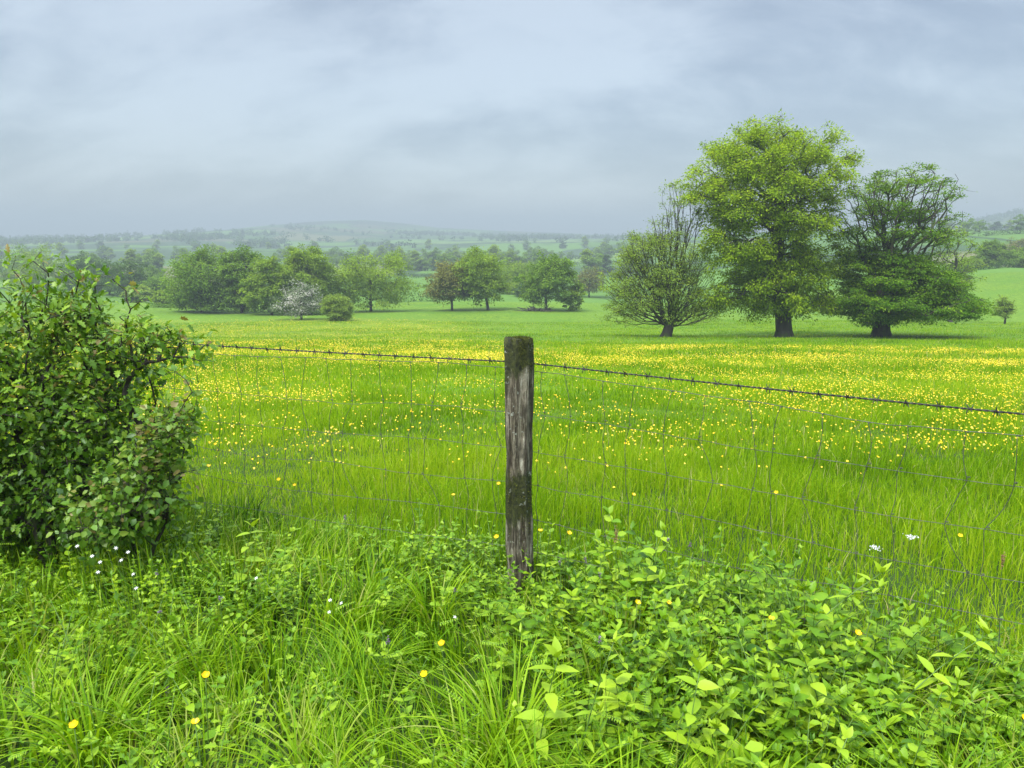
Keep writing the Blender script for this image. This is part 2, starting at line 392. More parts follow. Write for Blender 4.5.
def grid(ys, xw, nx):
    """rows at ys, half width xw(y)"""
    s = np.linspace(-1, 1, nx); s = np.sign(s) * np.abs(s) ** 1.0
    Y = np.repeat(ys[:, None], nx, 1); X = xw(ys)[:, None] * s[None]
    V = np.stack([X, Y, G(X, Y)], -1).reshape(-1, 3)
    o = (np.arange(len(ys) - 1) * nx)[:, None] + np.arange(nx - 1)[None]; o = o.ravel()
    return V, np.stack([o, o + 1, o + nx + 1, o + nx], 1)
xw = lambda y: 40 + np.maximum(y, 0) * 1.15
ysm = np.concatenate([np.linspace(-30, 0, 12), np.linspace(.25, 12, 60), np.geomspace(12.3, 175, 150)])
V, Fc = grid(ysm, xw, 261)
tag(mesh('meadow', V, Fc, M_GROUND, attrs={'yellow': dens(V[:, 0], V[:, 1]) * sstep(14, 30, V[:, 1]),
    'near': 1 - sstep(5, 14, V[:, 1])}), 'buttercup meadow sloping down into the valley', 'meadow', kind='structure')
V, Fc = grid(np.geomspace(175, 900, 110), xw, 261)
tag(mesh('valley', V, Fc, M_FAR), 'valley floor with hedged green fields', 'valley', kind='structure')
V, Fc = grid(np.geomspace(900, 4600, 110), xw, 261)
tag(mesh('hills', V, Fc, M_FAR), 'hazy blue green hills along the horizon', 'hills', kind='structure')

# ------------------------------------------------------------------ trees
def grow(rng, trunk, attrs, R, r0=.02, w=.3, step=.9, lift=.10, wob=.06, k0=None):
    n0 = len(trunk); cap = n0 + len(attrs) * 12 + 10
    Pp = np.zeros((cap, 3)); par = np.full(cap, -1); pl = np.zeros(cap); Pp[:n0] = trunk
    for i in range(1, n0): par[i] = i - 1; pl[i] = pl[i - 1] + np.linalg.norm(Pp[i] - Pp[i - 1])
    n = n0; k0 = n0 // 2 if k0 is None else k0
    od = np.argsort(np.linalg.norm(attrs - Pp[n0 - 1], axis=1)); term = np.zeros(len(attrs), int)
    for q in od:
        a = attrs[q]; d = np.linalg.norm(Pp[k0:n] - a, axis=1)
        pen = np.maximum(0, Pp[k0:n, 2] - a[2]) * .35
        j = k0 + int(np.argmin(d + w * pl[k0:n] + pen)); L = d[j - k0]
        k = int(min(11, max(1, math.ceil(L / step)))); prev = j; p0 = Pp[j].copy()
        side = rng.normal(0, wob, 3) * L
        for s in range(1, k + 1):
            t = s / k; p = p0 + (a - p0) * t + (side + np.array([0, 0, lift * L])) * math.sin(math.pi * t)
            Pp[n] = p; par[n] = prev; pl[n] = pl[prev] + np.linalg.norm(p - Pp[prev]); prev = n; n += 1
        term[q] = prev
    Pp = Pp[:n]; par = par[:n]; cnt = np.zeros(n); cnt[term] += 1
    for i in range(n - 1, 0, -1): cnt[par[i]] += cnt[i]
    cnt = np.maximum(cnt, 1); pw = math.log(R / r0) / math.log(max(cnt[0], 2))
    rad = r0 * cnt ** pw
    return Pp, par, rad, term
def wood(acc, Pp, par, rad, flare=.5, fh=.6):
    z0 = Pp[0, 2]; r = rad * (1 + flare * np.exp(-(Pp[:, 2] - z0) / fh) * (np.arange(len(Pp)) < 8))
    i = np.arange(1, len(Pp)); thick = r[i] > .12
    rp = np.minimum(r[par[i]], r[i] * 1.5 + .0)
    rp = np.where(i < 4, r[par[i]], rp)
    for m, n in ((thick, 9), (~thick, 4)):
        if m.any(): frusta(acc, Pp[par[i[m]]], Pp[i[m]] , rp[m], r[i[m]], n)

def clusters(rng, ells, n, surf=.55):
    """attractor points in a union of ellipsoids: (cx,cy,cz,rx,ry,rz,weight)"""
    E = np.array(ells, float); wt_ = E[:, 6] * (E[:, 3] * E[:, 4] * E[:, 5]) ** .9; k = rng.choice(len(E), n, p=wt_ / wt_.sum())
    d = nrm(rng.normal(0, 1, (n, 3))); r = rng.random(n) ** surf
    return E[k, :3] + d * r[:, None] * E[k, 3:6]
def lumpy(rng, ells, n, lr, flat=.6):
    """sub-lumps inside the big ellipsoids so the outline is uneven"""
    Q = clusters(rng, ells, n * 40, .42); d = np.full(len(Q), 1e9); C = [Q[0]]
    for _ in range(n - 1):          # spread the lumps evenly through the crown
        d = np.minimum(d, ((Q - C[-1]) ** 2).sum(1)); C.append(Q[int(np.argmax(d * rng.uniform(.45, 1, len(Q))))])
    out = []
    for c in C:
        r = lr * rng.uniform(.65, 1.25); out.append((*c, r, r, r * flat, 1.))
    return out
def foliage(rng, acc, A, m, R, L, flat=.4, droop=.2, tb=.5, tv=.25, center=None, hang=.3, zt=0.):
    n = len(A); idx = np.repeat(np.arange(n), m); rr = (R * rng.uniform(.6, 1.25, n))[idx]
    o = rng.normal(0, 1, (len(idx), 3)) * .55; q = np.hypot(o[:, 0], o[:, 1])
    o[:, 2] = o[:, 2] * flat - droop * q * q
    # each clump tilts outwards
    C = A[idx] + o * rr[:, None]
    c0 = A.mean(0) if center is None else center
    outw = nrm(A - c0)[idx]
    D = nrm(o * [1, 1, .5] + outw * .5 + rng.normal(0, .35, o.shape) + [0, 0, -hang])
    Nn = nrm(np.array([0, 0, 1.]) + outw * .4 + rng.normal(0, .55, o.shape))
    ct = rng.normal(tb, tv * .6, n)[idx] + rng.normal(0, tv * .6, len(idx))
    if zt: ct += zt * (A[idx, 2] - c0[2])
    Ls = L * rng.uniform(.6, 1.25, len(idx))
    rhomb(acc, C, D, Nn, Ls, Ls * .62, np.clip(ct, 0, 1)); return C, idx
def twigs(rng, acc, A, C, idx, k, r):
    pick = rng.choice(len(C), min(len(C), k * len(A)), replace=False)
    p0 = A[idx[pick]]; p1 = C[pick]
    mid = (p0 + p1) / 2 + rng.normal(0, .05, p0.shape) * np.linalg.norm(p1 - p0, axis=1)[:, None]
    frusta(acc, p0, mid, np.full(len(p0), r), np.full(len(p0), r * .8), 3); frusta(acc, mid, p1, np.full(len(p0), r * .8), np.full(len(p0), r * .4), 3)

def tree(name, base, label, cat, trunkpts, ells, R, nA, m, cr, L, mat, seed, group=None, surf=.5, r0=.02, w=.3, flat=.4,
         droop=.2, tw=0, twr=.008, lumps=0, lr=1.5, lflat=.6, bark=None, zt=0., lift=.1, step=.9, tb=.5, tv=.25, keep=None, wob=.06, extra=None, flare=.5):
    """everything in metres relative to base"""
    rng = np.random.default_rng(seed); t = thing(name, base, label, cat, group)
    E = lumpy(rng, ells, lumps, lr, lflat) if lumps else ells
    A = clusters(rng, E, nA, surf)
    if extra is not None: A = np.concatenate([A, extra(rng)])
    zmin = .9 if R > .2 else .3
    A = A[A[:, 2] > zmin] if R > .03 else A
    Pp, par, rad, term = grow(rng, np.array(trunkpts, float), A, R, r0, w, step, lift, wob=wob)
    wa = Acc(); wood(wa, Pp, par, rad, flare=flare); la = Acc()
    B = A if keep is None else A[keep(A, rng)]
    C, idx = foliage(rng, la, B, m, cr, L, flat, droop, tb, tv, zt=zt)
    if tw: twigs(rng, wa, B, C, idx, tw, twr)
    wa.build('trunk', bark or M_BARK, t); la.build('crown', mat, t)
    return t

# the three big pasture trees
def rel(base, y, px, row, rx, ry, ryd=None, wgt=1.):
    p = P(px, row, y); s = y / F
    return (p[0] - base[0], 0 if ryd is None else ryd, p[2] - base[2], rx * s, rx * s, ry * s, wgt)
def tp(base, y, lst):
    out = []
    for i, (px, row) in enumerate(lst):
        p = P(px, row, y); out.append((p[0] - base[0], 0, p[2] - base[2]))
    out[0] = (out[0][0], 0, -.3); return out
def gp(px, y):
    """ground point seen at photo column px, distance y"""
    r = 338.
    for _ in range(4):
        p = P(px, r, y); z = float(G(p[0], y)); a = math.atan2(z - CAMZ, y) + PITCH; r = 384 - F * math.tan(a)
    return np.array([p[0], y, z]), r

def shoulder(e, dy):
    e = list(e); e[1] = dy; return tuple(e)

Y2 = 62.; b2, r2 = gp(784, Y2)
print('ROW base T2', r2)
E2 = [rel(b2, Y2, 772, 187, 66, 54), rel(b2, Y2, 722, 178, 34, 34), rel(b2, Y2, 826, 162, 26, 28), rel(b2, Y2, 752, 238, 46, 44, wgt=1.1),
      rel(b2, Y2, 808, 246, 30, 46, wgt=.8), rel(b2, Y2, 768, 284, 50, 24, wgt=1.2), rel(b2, Y2, 802, 296, 28, 14, wgt=1.0), rel(b2, Y2, 738, 296, 30, 16, wgt=1.)]
tree('oak_tree', b2, 'tallest of the three big pasture trees, broad bright yellow green crown on a thick trunk', 'tree',
     tp(b2, Y2, [(784, 338), (784, 330), (783, 318), (781, 300), (778, 280), (777, 258), (778, 235), (780, 210), (782, 190), (784, 170)]),
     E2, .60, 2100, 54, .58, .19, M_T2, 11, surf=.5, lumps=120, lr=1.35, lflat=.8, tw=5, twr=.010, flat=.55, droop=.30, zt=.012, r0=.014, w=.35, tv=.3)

Y3 = 61.; b3, r3 = gp(881, Y3)
E3 = [rel(b3, Y3, 900, 208, 50, 40, wgt=1.), rel(b3, Y3, 872, 208, 30, 36, wgt=1.), rel(b3, Y3, 928, 218, 26, 26, wgt=.7),
      rel(b3, Y3, 882, 262, 34, 16, wgt=2.6), rel(b3, Y3, 896, 283, 52, 18, wgt=3.2), rel(b3, Y3, 898, 300, 64, 16, wgt=4.0), rel(b3, Y3, 862, 308, 30, 8, wgt=3.2), rel(b3, Y3, 940, 304, 30, 9, wgt=3.2)]
z3 = P(881, 250, Y3)[2] - b3[2]
def keep3(A, rng): # thin leaf on the upper dome, full leaf below
    return (A[:, 2] < z3) | (rng.random(len(A)) < .32)
tree('hornbeam_tree', b3, 'right big pasture tree with an open twiggy top above a dense dark green skirt', 'tree',
     tp(b3, Y3, [(881, 338), (881, 330), (881, 320), (882, 305), (884, 288), (886, 270), (887, 256)]),
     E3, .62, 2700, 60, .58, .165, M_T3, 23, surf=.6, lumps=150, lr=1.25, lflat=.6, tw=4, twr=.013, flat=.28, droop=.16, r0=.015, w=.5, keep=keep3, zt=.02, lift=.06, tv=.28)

Y1 = 63.; b1, r1 = gp(667, Y1)
E1 = [rel(b1, Y1, 638, 285, 30, 26, wgt=1.6), rel(b1, Y1, 662, 265, 38, 38, wgt=1.1), rel(b1, Y1, 678, 225, 22, 30, wgt=.5), rel(b1, Y1, 688, 285, 22, 26, wgt=1.1),
      rel(b1, Y1, 632, 305, 28, 12, wgt=1.6), rel(b1, Y1, 690, 305, 30, 12, wgt=1.3), rel(b1, Y1, 655, 245, 30, 26, wgt=.6)]
z1 = P(667, 235, Y1)[2] - b1[2]
def keep1(A, rng): return rng.random(len(A)) < np.where(A[:, 2] > z1, .34, .60)
tree('thorn_tree', b1, 'left and smallest of the three pasture trees, thin grey green twiggy crown on short trunk', 'tree',
     tp(b1, Y1, [(665, 340), (667, 334), (669, 327), (671, 320), (673, 312)]),
     E1, .38, 1250, 40, .50, .15, M_T1, 31, surf=.5, lumps=90, lr=1.0, lflat=1., tw=5, twr=.010, flat=.6, droop=.05, r0=.012, w=.9, keep=keep1, lift=-.12, step=1.0, wob=.03)

# the row of trees across the meadow
def midtree(px0, px1, top, y, label, mat, seed, tpx=None, name='field_tree', kind='round', n=330, m=60, group=None, bot=.06, sparse=1., cat='tree', lean=0., L=.36, forceh=None):
    tpx = (px0 + px1) / 2 if tpx is None else tpx
    b, r = gp(tpx, y); ztop = rowz(top, y); H = ztop - b[2]; s = y / F; W = (px1 - px0) * s / 2 * 1.12; cx = P((px0 + px1) / 2, 300, y)[0] - b[0]
    z0 = H * bot; hc = (H + z0) / 2; rz = (H - z0) / 2
    rng = np.random.default_rng(seed + 500)
    if kind == 'round':
        E = [(cx, 0, hc, W * .8, W * .8, rz * .85, 2.), (cx - W * .4, 0, hc - rz * .3, W * .55, W * .6, rz * .6, 1.), (cx + W * .4, 0, hc - rz * .25, W * .55, W * .6, rz * .6, 1.), (cx + W * rng.uniform(-.3, .3), 0, hc + rz * .5, W * .5, W * .5, rz * .45, 1.)]
    elif kind == 'tall':
        E = [(cx, 0, hc, W * .8, W * .8, rz * .95, 2.), (cx - W * .35, 0, hc + rz * .35, W * .4, W * .4, rz * .55, 1.), (cx + W * .35, 0, hc + rz * .2, W * .45, W * .4, rz * .6, 1.)]
    elif kind == 'broad':
        E = [(cx, 0, hc, W * .85, W * .7, rz * .9, 2.), (cx - W * .55, 0, hc - rz * .35, W * .45, W * .45, rz * .6, 1.), (cx + W * .5, 0, hc - rz * .3, W * .48, W * .5, rz * .6, 1.)]
    else:
        E = [(cx, 0, hc * .9, W * .9, W * .9, rz, 1.)]
    th = H * (.62 if kind != 'shrub' else .3)
    tr = [(0, 0, -.2), (0, 0, .25), (lean * .3, 0, th * .3), (lean * .6 + cx * .1, 0, th * .6), (lean + cx * .3, 0, th)]
    R = .016 * H + .05 if kind != 'shrub' else .07
    lr = max(.5, W * .30)
    return tree(name, b, label, cat, tr, E, R, n, int(m * sparse), lr * .55, L, mat, seed, group, surf=.5, lumps=60, lr=lr, lflat=.85, flat=.6, droop=.2, r0=.025, w=.35, tw=2 if sparse > .6 else 6, twr=.02, tv=.35)

midtree(170, 234, 252, 140, 'rounded dark green tree at the left end of the tree row, beside the meadow edge', M_MID, 101, m=80)
midtree(222, 262, 248, 138, 'tree with a narrow peaked top just right of the rounded dark green one', M_MID, 102, kind='tall')
midtree(250, 294, 256, 132, 'lower soft green tree behind the left of the white blossoming hawthorn', M_MIDL, 103, bot=.06)
midtree(287, 333, 246, 136, 'tall upright tree rising behind the white blossoming hawthorn', M_MIDL, 104, kind='tall', bot=.08, m=75)
midtree(279, 324, 282, 116, 'small hawthorn covered in white blossom in front of the tree row', M_BLOSSOM, 105, name='hawthorn_tree', kind='round', bot=.15, n=150, m=55, L=.22)
midtree(324, 350, 293, 112, 'grey green rounded bush right of the white blossoming hawthorn', M_T1, 106, kind='shrub', name='willow_bush', cat='bush', bot=.02, m=45, L=.22)
midtree(331, 411, 251, 142, 'broad wide spreading tree with low drooping foliage left of the hedge gap', M_MIDL, 107, kind='broad', n=240, m=80, bot=.08)
midtree(430, 472, 262, 141, 'bronze tinted sparse tree on twin slim trunks', M_RED, 108, tpx=452, sparse=.55, bot=.22)
midtree(452, 502, 248, 140, 'green tree with a bare split top leaning right of the bronze tree', M_MIDL, 109, tpx=488, bot=.16, lean=-1., sparse=.85)
midtree(524, 574, 252, 139, 'dense rounded tree standing alone with a dead branch pile at its foot', M_MID, 110, tpx=546, kind='round', m=90, bot=.14, n=200)
midtree(563, 583, 280, 139, 'low leafy bush touching the right side of the lone rounded tree', M_MIDL, 111, kind='shrub', name='field_bush', cat='bush', bot=.1, n=70)
midtree(500, 544, 262, 215, 'pale hazy tree behind, left of the lone rounded tree', M_MIDL, 112, m=60, bot=.08)
midtree(494, 520, 270, 250, 'small pale hazy tree behind the leaning split topped tree', M_MID, 113, m=45, bot=.06)
midtree(516, 546, 282, 200, 'dark low bush tucked behind the lone rounded tree', M_DARK, 114, kind='shrub', name='field_bush', cat='bush', bot=.02)
midtree(576, 602, 268, 200, 'thin nearly bare tree between the lone rounded tree and the pasture trees', M_RED, 115, sparse=.22, bot=.2)
midtree(417, 430, 286, 260, 'tiny dark bush alone in the small field seen through the hedge gap', M_DARK, 116, kind='shrub', name='field_bush', cat='bush', bot=.0, n=50, m=40)
# right pasture
midtree(930, 972, 226, 105, 'loose light green tree peeking out behind the right big pasture tree', M_MIDL, 117, sparse=.6, bot=.3, tpx=950, n=140, m=50, L=.26)
midtree(972, 999, 242, 195, 'dark green tree on the hedge line of the right hand pasture', M_MID, 118, m=70)
midtree(1003, 1040, 250, 190, 'dark bushy tree at the right edge of the picture on the hedge line', M_MID, 119, m=70)
midtree(996, 1026, 239, 240, 'pinkish brown bare looking tree behind the right hand hedge line', M_RED, 120, sparse=.45)
midtree(952, 975, 260, 190, 'yellow green bush left of the dark tree on the right hand hedge line', M_MIDL, 121, kind='shrub', name='field_bush', cat='bush', bot=0)
midtree(997, 1012, 296, 96, 'tiny round headed sapling alone in the right hand pasture', M_T1, 122, name='sapling', n=130, m=40, bot=.30, L=.15)
# wood at the left
wl_ = [(0, 52, 249, 250, 'M', 'hazy tree with a humped top furthest left behind the thorn shrub'), (20, 74, 246, 235, 'L', 'tall pale tree rising right above the thorn shrub'),
       (62, 104, 256, 225, 'D', 'dark tree over the right shoulder of the thorn shrub'), (88, 132, 259, 215, 'D', 'dark round topped tree in the middle of the left wood'),
       (112, 150, 264, 205, 'D', 'dark tree at the right end of the left wood'), (140, 166, 266, 260, 'M', 'pale hazy tree in the gap left of the tree row'),
       (128, 152, 286, 175, 'T', 'grey green low bush at the foot of the left wood'), (146, 176, 278, 200, 'M', 'low bushy tree filling the gap left of the tree row'),
       (156, 180, 289, 160, 'L', 'light green bush against the rounded dark green tree')]
for i, (a, b_, tpr, y, k, lb) in enumerate(wl_):
    midtree(a, b_, tpr, y, lb, {'M': M_MID, 'L': M_MIDL, 'D': M_DARK, 'T': M_T1}[k], 140 + i, kind='round', bot=.02, n=150, m=60, L=.42)

# dead branches under the lone tree
rng = np.random.default_rng(5); b, r = gp(537, 137.); t = thing('branch_pile', b, 'dark pile of fallen branches left of the lone tree trunk', 'branch pile'); a = Acc()
p0 = np.stack([rng.uniform(-2.6, 2.2, 90), rng.normal(0, .5, 90), rng.uniform(.0, .4, 90)], 1); dd = nrm(np.stack([rng.normal(0, 1, 90), rng.normal(0, .5, 90), rng.normal(0, .25, 90)], 1))
frusta(a, p0, p0 + dd * rng.uniform(.6, 1.8, (90, 1)), rng.uniform(.05, .14, 90), rng.uniform(.03, .06, 90), 5); a.build('branches', M_BARK, t)

# hedges (each one long thing)
def hedge(pts, h, wd, label, mat, seed, dn=55, L=.4):
    rng = np.random.default_rng(seed); pts = np.array(pts, float); la = Acc(); seg = np.linalg.norm(np.diff(pts, axis=0), axis=1); n = int(seg.sum() * dn)
    cs = np.concatenate([[0], np.cumsum(seg)]); s = rng.random(n) * cs[-1]; x = np.interp(s, cs, pts[:, 0]); y = np.interp(s, cs, pts[:, 1])
    hh = h * (.6 + .8 * vnoise(s, s * 0, 4, seed)); th = rng.random(n) * 2 * math.pi; rr = rng.random(n) ** .35
    x = x + np.cos(th) * rr * wd; y = y + np.sin(th) * rr * wd * .8; zz = rng.random(n) ** .8 * hh * np.sqrt(np.clip(1 - rr ** 2 * .7, 0, 1))
    C = np.stack([x, y, G(x, y) + zz], 1); rhomb(la, C - pts[0].tolist() * 0 if False else C, rng.normal(0, 1, (n, 3)), rng.normal(0, .5, (n, 3)) + [0, 0, 1], rng.uniform(.6, 1.3, n) * L, rng.uniform(.4, .8, n) * L, np.clip(.4 + .6 * (vnoise(s, s * 0, 6, seed + 3) - .5) + rng.normal(0, .2, n), 0, 1))
    return tag(la.build('hedge', mat), label, 'hedge')
def hp(px, y): q = P(px, 290, y); return (q[0], y)
hedge([hp(396, 178), hp(420, 178), hp(446, 176)], 3.0, 1.6, 'dark hedge closing the gap between the broad tree and the bronze tree', M_DARK, 1)
hedge([hp(908, 176), hp(950, 180), hp(1000, 186), hp(1090, 196)], 1.5, 1.0, 'low dark hedge along the top of the right hand pasture', M_DARK, 2, dn=60)
hedge([hp(150, 152), hp(230, 146), hp(300, 136), hp(350, 130)], 1.3, 1.0, 'low rough hedge at the feet of the left tree row', M_MID, 3, dn=60)
hedge([hp(410, 330), hp(500, 325), hp(560, 318), hp(640, 318)], 2.2, 1.6, 'hazy hedge behind the lone tree, nearest of the valley hedges', M_DARK, 4, dn=30, L=.6)
hedge([hp(480, 470), hp(560, 480), hp(650, 470)], 3., 2., 'hazy hedge across the middle of the valley fields', M_DARK, 6, dn=25, L=.8)
hedge([hp(540, 640), hp(650, 660)], 5., 3., 'furthest pale hedge line in the valley fields', M_DARK, 7, dn=22, L=1.1)
hedge([hp(975, 390), hp(1100, 380)], 3., 2., 'pale hedge along the skyline of the right hand field', M_DARK, 8, dn=25, L=.8)

# far trees: five kinds, copied across the valley
far = []
for i in range(5):
    rng = np.random.default_rng(900 + i); H = [9, 11, 8, 12, 10][i]; W = [4.5, 4., 5., 4.2, 5.5][i]
    E = [(0, 0, H * .55, W * .8, W * .8, H * .42, 2.), (W * .3, 0, H * .4, W * .6, W * .6, H * .3, 1.), (-W * .3, 0, H * .45, W * .6, W * .6, H * .3, 1.)]
    t = tree('valley_tree', (0, 0, 0), 'hazy tree in the hedgerows and copses across the valley', 'tree', [(0, 0, -.5), (0, 0, 1), (0, 0, 3), (0, 0, H * .5)], E, .3, 70, 34, 1.0, .95,
             [M_MID, M_MID, M_DARK, M_MIDL, M_MID][i], 900 + i, 'hazy trees across the valley', lumps=12, lr=2., r0=.05)
    far.append(t)
rng = np.random.default_rng(77); spots = []
def line(px0, y0, px1, y1, n, jit=4):
    for k in range(n):
        s = (k + rng.uniform(-.3, .3)) / max(n - 1, 1); y = y0 + (y1 - y0) * s; px = px0 + (px1 - px0) * s
        x = P(px, 290, y)[0]; spots.append((x + rng.normal(0, jit), y + rng.normal(0, jit)))
line(395, 420, 530, 440, 22, 7); line(480, 600, 650, 580, 18, 6); line(400, 520, 470, 530, 12, 8); line(360, 620, 660, 700, 34, 9)
line(100, 360, 170, 380, 8, 8); line(0, 420, 420, 470, 34, 10); line(-40, 640, 420, 600, 34, 12); line(-40, 850, 700, 900, 26, 18)
line(920, 420, 1080, 430, 6, 5); line(930, 640, 1090, 620, 14, 9); line(590, 360, 640, 370, 6, 6); line(500, 262, 530, 262, 3, 4)
spots = spots[:273]
for i, (x, y) in enumerate(spots):
    s = rng.uniform(.6, 1.1); z = float(G(x, y)); rz = rng.uniform(0, 6.28)
    if i < 5:
        far[i].location = (x, y, z); far[i].scale = (s, s, s)
    else: dup(far[i % 5], (x, y, z), rz, s)
# far-off woods that read as one mass
la = Acc(); n = 5200; y = rng.uniform(950, 2750, n * 3); x = rng.uniform(-1, 1, n * 3) * (60 + y * .85)
cell = vnoise(x, y, 170, 31) * .6 + vnoise(x, y, 60, 32) * .4
edge = np.abs(((x * .8 + y * .6 + 60 * vnoise(x, y, 300, 8)) / 210) % 1 - .5) < .025
edge2 = np.abs(((x * .5 - y * .85 + 60 * vnoise(x, y, 300, 9)) / 260) % 1 - .5) < .02
hillr = (x > 850) & (np.abs(y - 1500) < 130)
ok = ((cell > .66) | edge) & (y < 2000) | hillr; x = x[ok][:n]; y = y[ok][:n]; z = G(x, y); q = 26
idx = np.repeat(np.arange(len(x)), q); H = rng.uniform(5, 11, len(x))[idx]; d = nrm(rng.normal(0, 1, (len(idx), 3)))
C = np.stack([x[idx], y[idx], z[idx] + H * .5], 1) + d * np.stack([H * .55, H * .55, H * .5], 1) * (rng.random((len(idx), 1)) ** .4)
rhomb(la, C, rng.normal(0, 1, C.shape), d + [0, 0, .6], rng.uniform(2., 4., len(idx)), rng.uniform(1.6, 3., len(idx)), np.clip(rng.normal(.4, .3, len(x))[idx], 0, 1))
tag(la.build('distant_woods', M_DARK), 'blue green woods and hedgerow trees far off on the hazy hills', 'woods', kind='stuff')

# haze
bm = bpy.data.meshes.new('haze')
x0, x1, y0, y1, z0, z1 = -5500, 5500, -60, 4700, -45, 95
V = np.array([(x, y, z) for z in (z0, z1) for y in (y0, y1) for x in (x0, x1)])
N = NT('haze_air')
pv = N.n('ShaderNodeVolumePrincipled', Color=(.44, .51, .545, 1), Density=.00085); pv.inputs['Anisotropy'].default_value = 0.0
N.t.links.new(pv.outputs[0], N.out.inputs['Volume'])
hz = mesh('haze', V, np.array([(0, 2, 3, 1), (4, 5, 7, 6), (0, 1, 5, 4), (2, 6, 7, 3), (0, 4, 6, 2), (1, 3, 7, 5)]), N.m, smooth=False)
tag(hz, 'pale rainy haze filling the valley air', 'haze', kind='stuff')

# ------------------------------------------------------------------ fence
PX, PY = 0.033, 3.42
pz_top = P(519, 338, PY)[2]; pbase = float(G(PX, PY))
fence = thing('wire_fence', (0, 0, 0), 'stock fence of barbed wire and square wire netting on a mossy round wooden post', 'fence')
nr, ns = 60, 30; H = pz_top - pbase + .3; V = []
rng = np.random.default_rng(3)
for i in range(nr + 1):
    t = i / nr; z = pbase - .3 + H * t
    for k in range(ns):
        a = 2 * math.pi * k / ns
        g = .0032 * math.sin(a * 7 + 2.2 * math.sin(t * 3)) + .0022 * math.sin(a * 13 + t * 5) + .004 * (float(vnoise(a * 3, t * 6, 1, 3)) - .5) + .005 * (float(vnoise(math.cos(a) * 2 + 9, t * 14, 1, 6)) - .5)
        r = .0575 * (1 + .03 * math.sin(2 * a + .6)) + g * 1.9 + .006 * (float(vnoise(math.cos(a) * 1.5 + 5, t * 7, 1, 16)) - .5) + (.003 * math.sin(t * 9))
        if t > .985: r *= .95
        zz = z + (0.012 * (float(vnoise(a * 1.6, 3., 1, 9)) - .4) if i == nr else 0) + (.006 * math.sin(a * 2) if i == nr else 0)
        V.append((PX + .010 * (.5 - t) + r * math.cos(a), PY + r * math.sin(a) * .95, zz))
V.append((PX - .005, PY, pz_top - .006)); 
for k in range(ns):
    v_ = V[nr * ns + k]; a = 2 * math.pi * k / ns
    V.append((PX - .005 + .033 * math.cos(a), PY + .031 * math.sin(a), pz_top - .002 + .007 * (rng.random() - .6)))
o = (np.arange(nr) * ns)[:, None]; i_ = np.arange(ns)[None]; j_ = (i_ + 1) % ns
Fq = np.stack([o + i_, o + j_, o + ns + j_, o + ns + i_], -1).reshape(-1, 4)
c0 = (nr + 1) * ns; k = np.arange(ns); kk = (k + 1) % ns
Fq = np.concatenate([Fq, np.stack([nr * ns + k, nr * ns + kk, c0 + 1 + kk, c0 + 1 + k], 1)])
Ft = np.stack([c0 + 1 + k, c0 + 1 + kk, np.full(ns, c0)], 1)
N = NT('weathered_post_wood'); ps = N.pos()
g1 = N.noise(60., 8, .75, sc3=(1, 1, .07), dist=.5); g2 = N.noise(14., 6, .7, sc3=(1, 1, .4)); g3 = N.noise(55., 5, .7)
c = N.ramp(g1, [(.36, (.010, .008, .005)), (.46, (.060, .045, .026)), (.54, (.23, .20, .14)), (.66, (.50, .47, .38))])
c = N.mix(N.mr(g2, .46, .60, 0., .8), c, (.030, .024, .014))
hz_ = N.n('ShaderNodeSeparateXYZ', i0=ps).outputs[2]
topm = N.mr(hz_, pz_top - .30, pz_top - .04); lowm = N.n('ShaderNodeMath', {'operation': 'MULTIPLY'}, i0=N.mr(hz_, .20, .36), i1=N.mr(hz_, .42, .58, 1., 0.)).outputs[0]
mk = N.n('ShaderNodeMath', {'operation': 'MAXIMUM'}, i0=topm, i1=lowm).outputs[0]
mk = N.n('ShaderNodeMath', {'operation': 'ADD'}, i0=N.n('ShaderNodeMath', {'operation': 'MULTIPLY'}, i0=mk, i1=.42).outputs[0], i1=g2).outputs[0]
c = N.mix(N.mr(mk, .58, .76), c, N.ramp(g3, [(.35, (.008, .010, .004)), (.65, (.060, .070, .010))]))
li = N.n('ShaderNodeMath', {'operation': 'MULTIPLY'}, i0=N.mr(N.noise(48., 4, .65), .60, .64), i1=N.mr(N.noise(9., 3, .5), .47, .60)).outputs[0]
c = N.mix(li, c, (.34, .36, .30))
hgt = N.n('ShaderNodeMath', {'operation': 'ADD'}, i0=g1, i1=N.n('ShaderNodeMath', {'operation': 'MULTIPLY'}, i0=g3, i1=.5).outputs[0]).outputs[0]
bmp = N.n('ShaderNodeBump', Strength=1., Distance=.014, Height=hgt)
M_POST = N.surf(N.n('ShaderNodeBsdfPrincipled', Base_Color=c, Roughness=.8, Normal=bmp.outputs[0]).outputs[0])
post = mesh('post', np.array(V), [Fq, Ft], M_POST, fence, smooth=True)
post['label'] = 'round weathered wooden post with dark moss and pale lichen'
# moss tufts on the post
ma = Acc(); n = 5200; a = rng.random(n) * 2 * math.pi; z = np.where(rng.random(n) < .48, pz_top - np.abs(rng.normal(0, .10, n)), rng.normal(.38, .09, n))
kp = vnoise(a * 2.2, z * 14, 1, 4) > .42; a = a[kp]; z = z[kp]; z = np.minimum(z, pz_top - .004); r = .0575
C = np.stack([PX + r * np.cos(a), PY + r * .95 * np.sin(a), z], 1); D = np.stack([np.cos(a), np.sin(a), rng.normal(.2, .8, len(a))], 1) + rng.normal(0, .4, (len(a), 3))
rhomb(ma, C, D, rng.normal(0, 1, C.shape), rng.uniform(.003, .010, len(a)), rng.uniform(.0015, .004, len(a)), rng.random(len(a)))
n = 900; q = rng.random(n) ** .5 * .058; a = rng.random(n) * 6.28; C = np.stack([PX - .005 + q * np.cos(a), PY + q * np.sin(a), np.full(n, pz_top - .004)], 1)
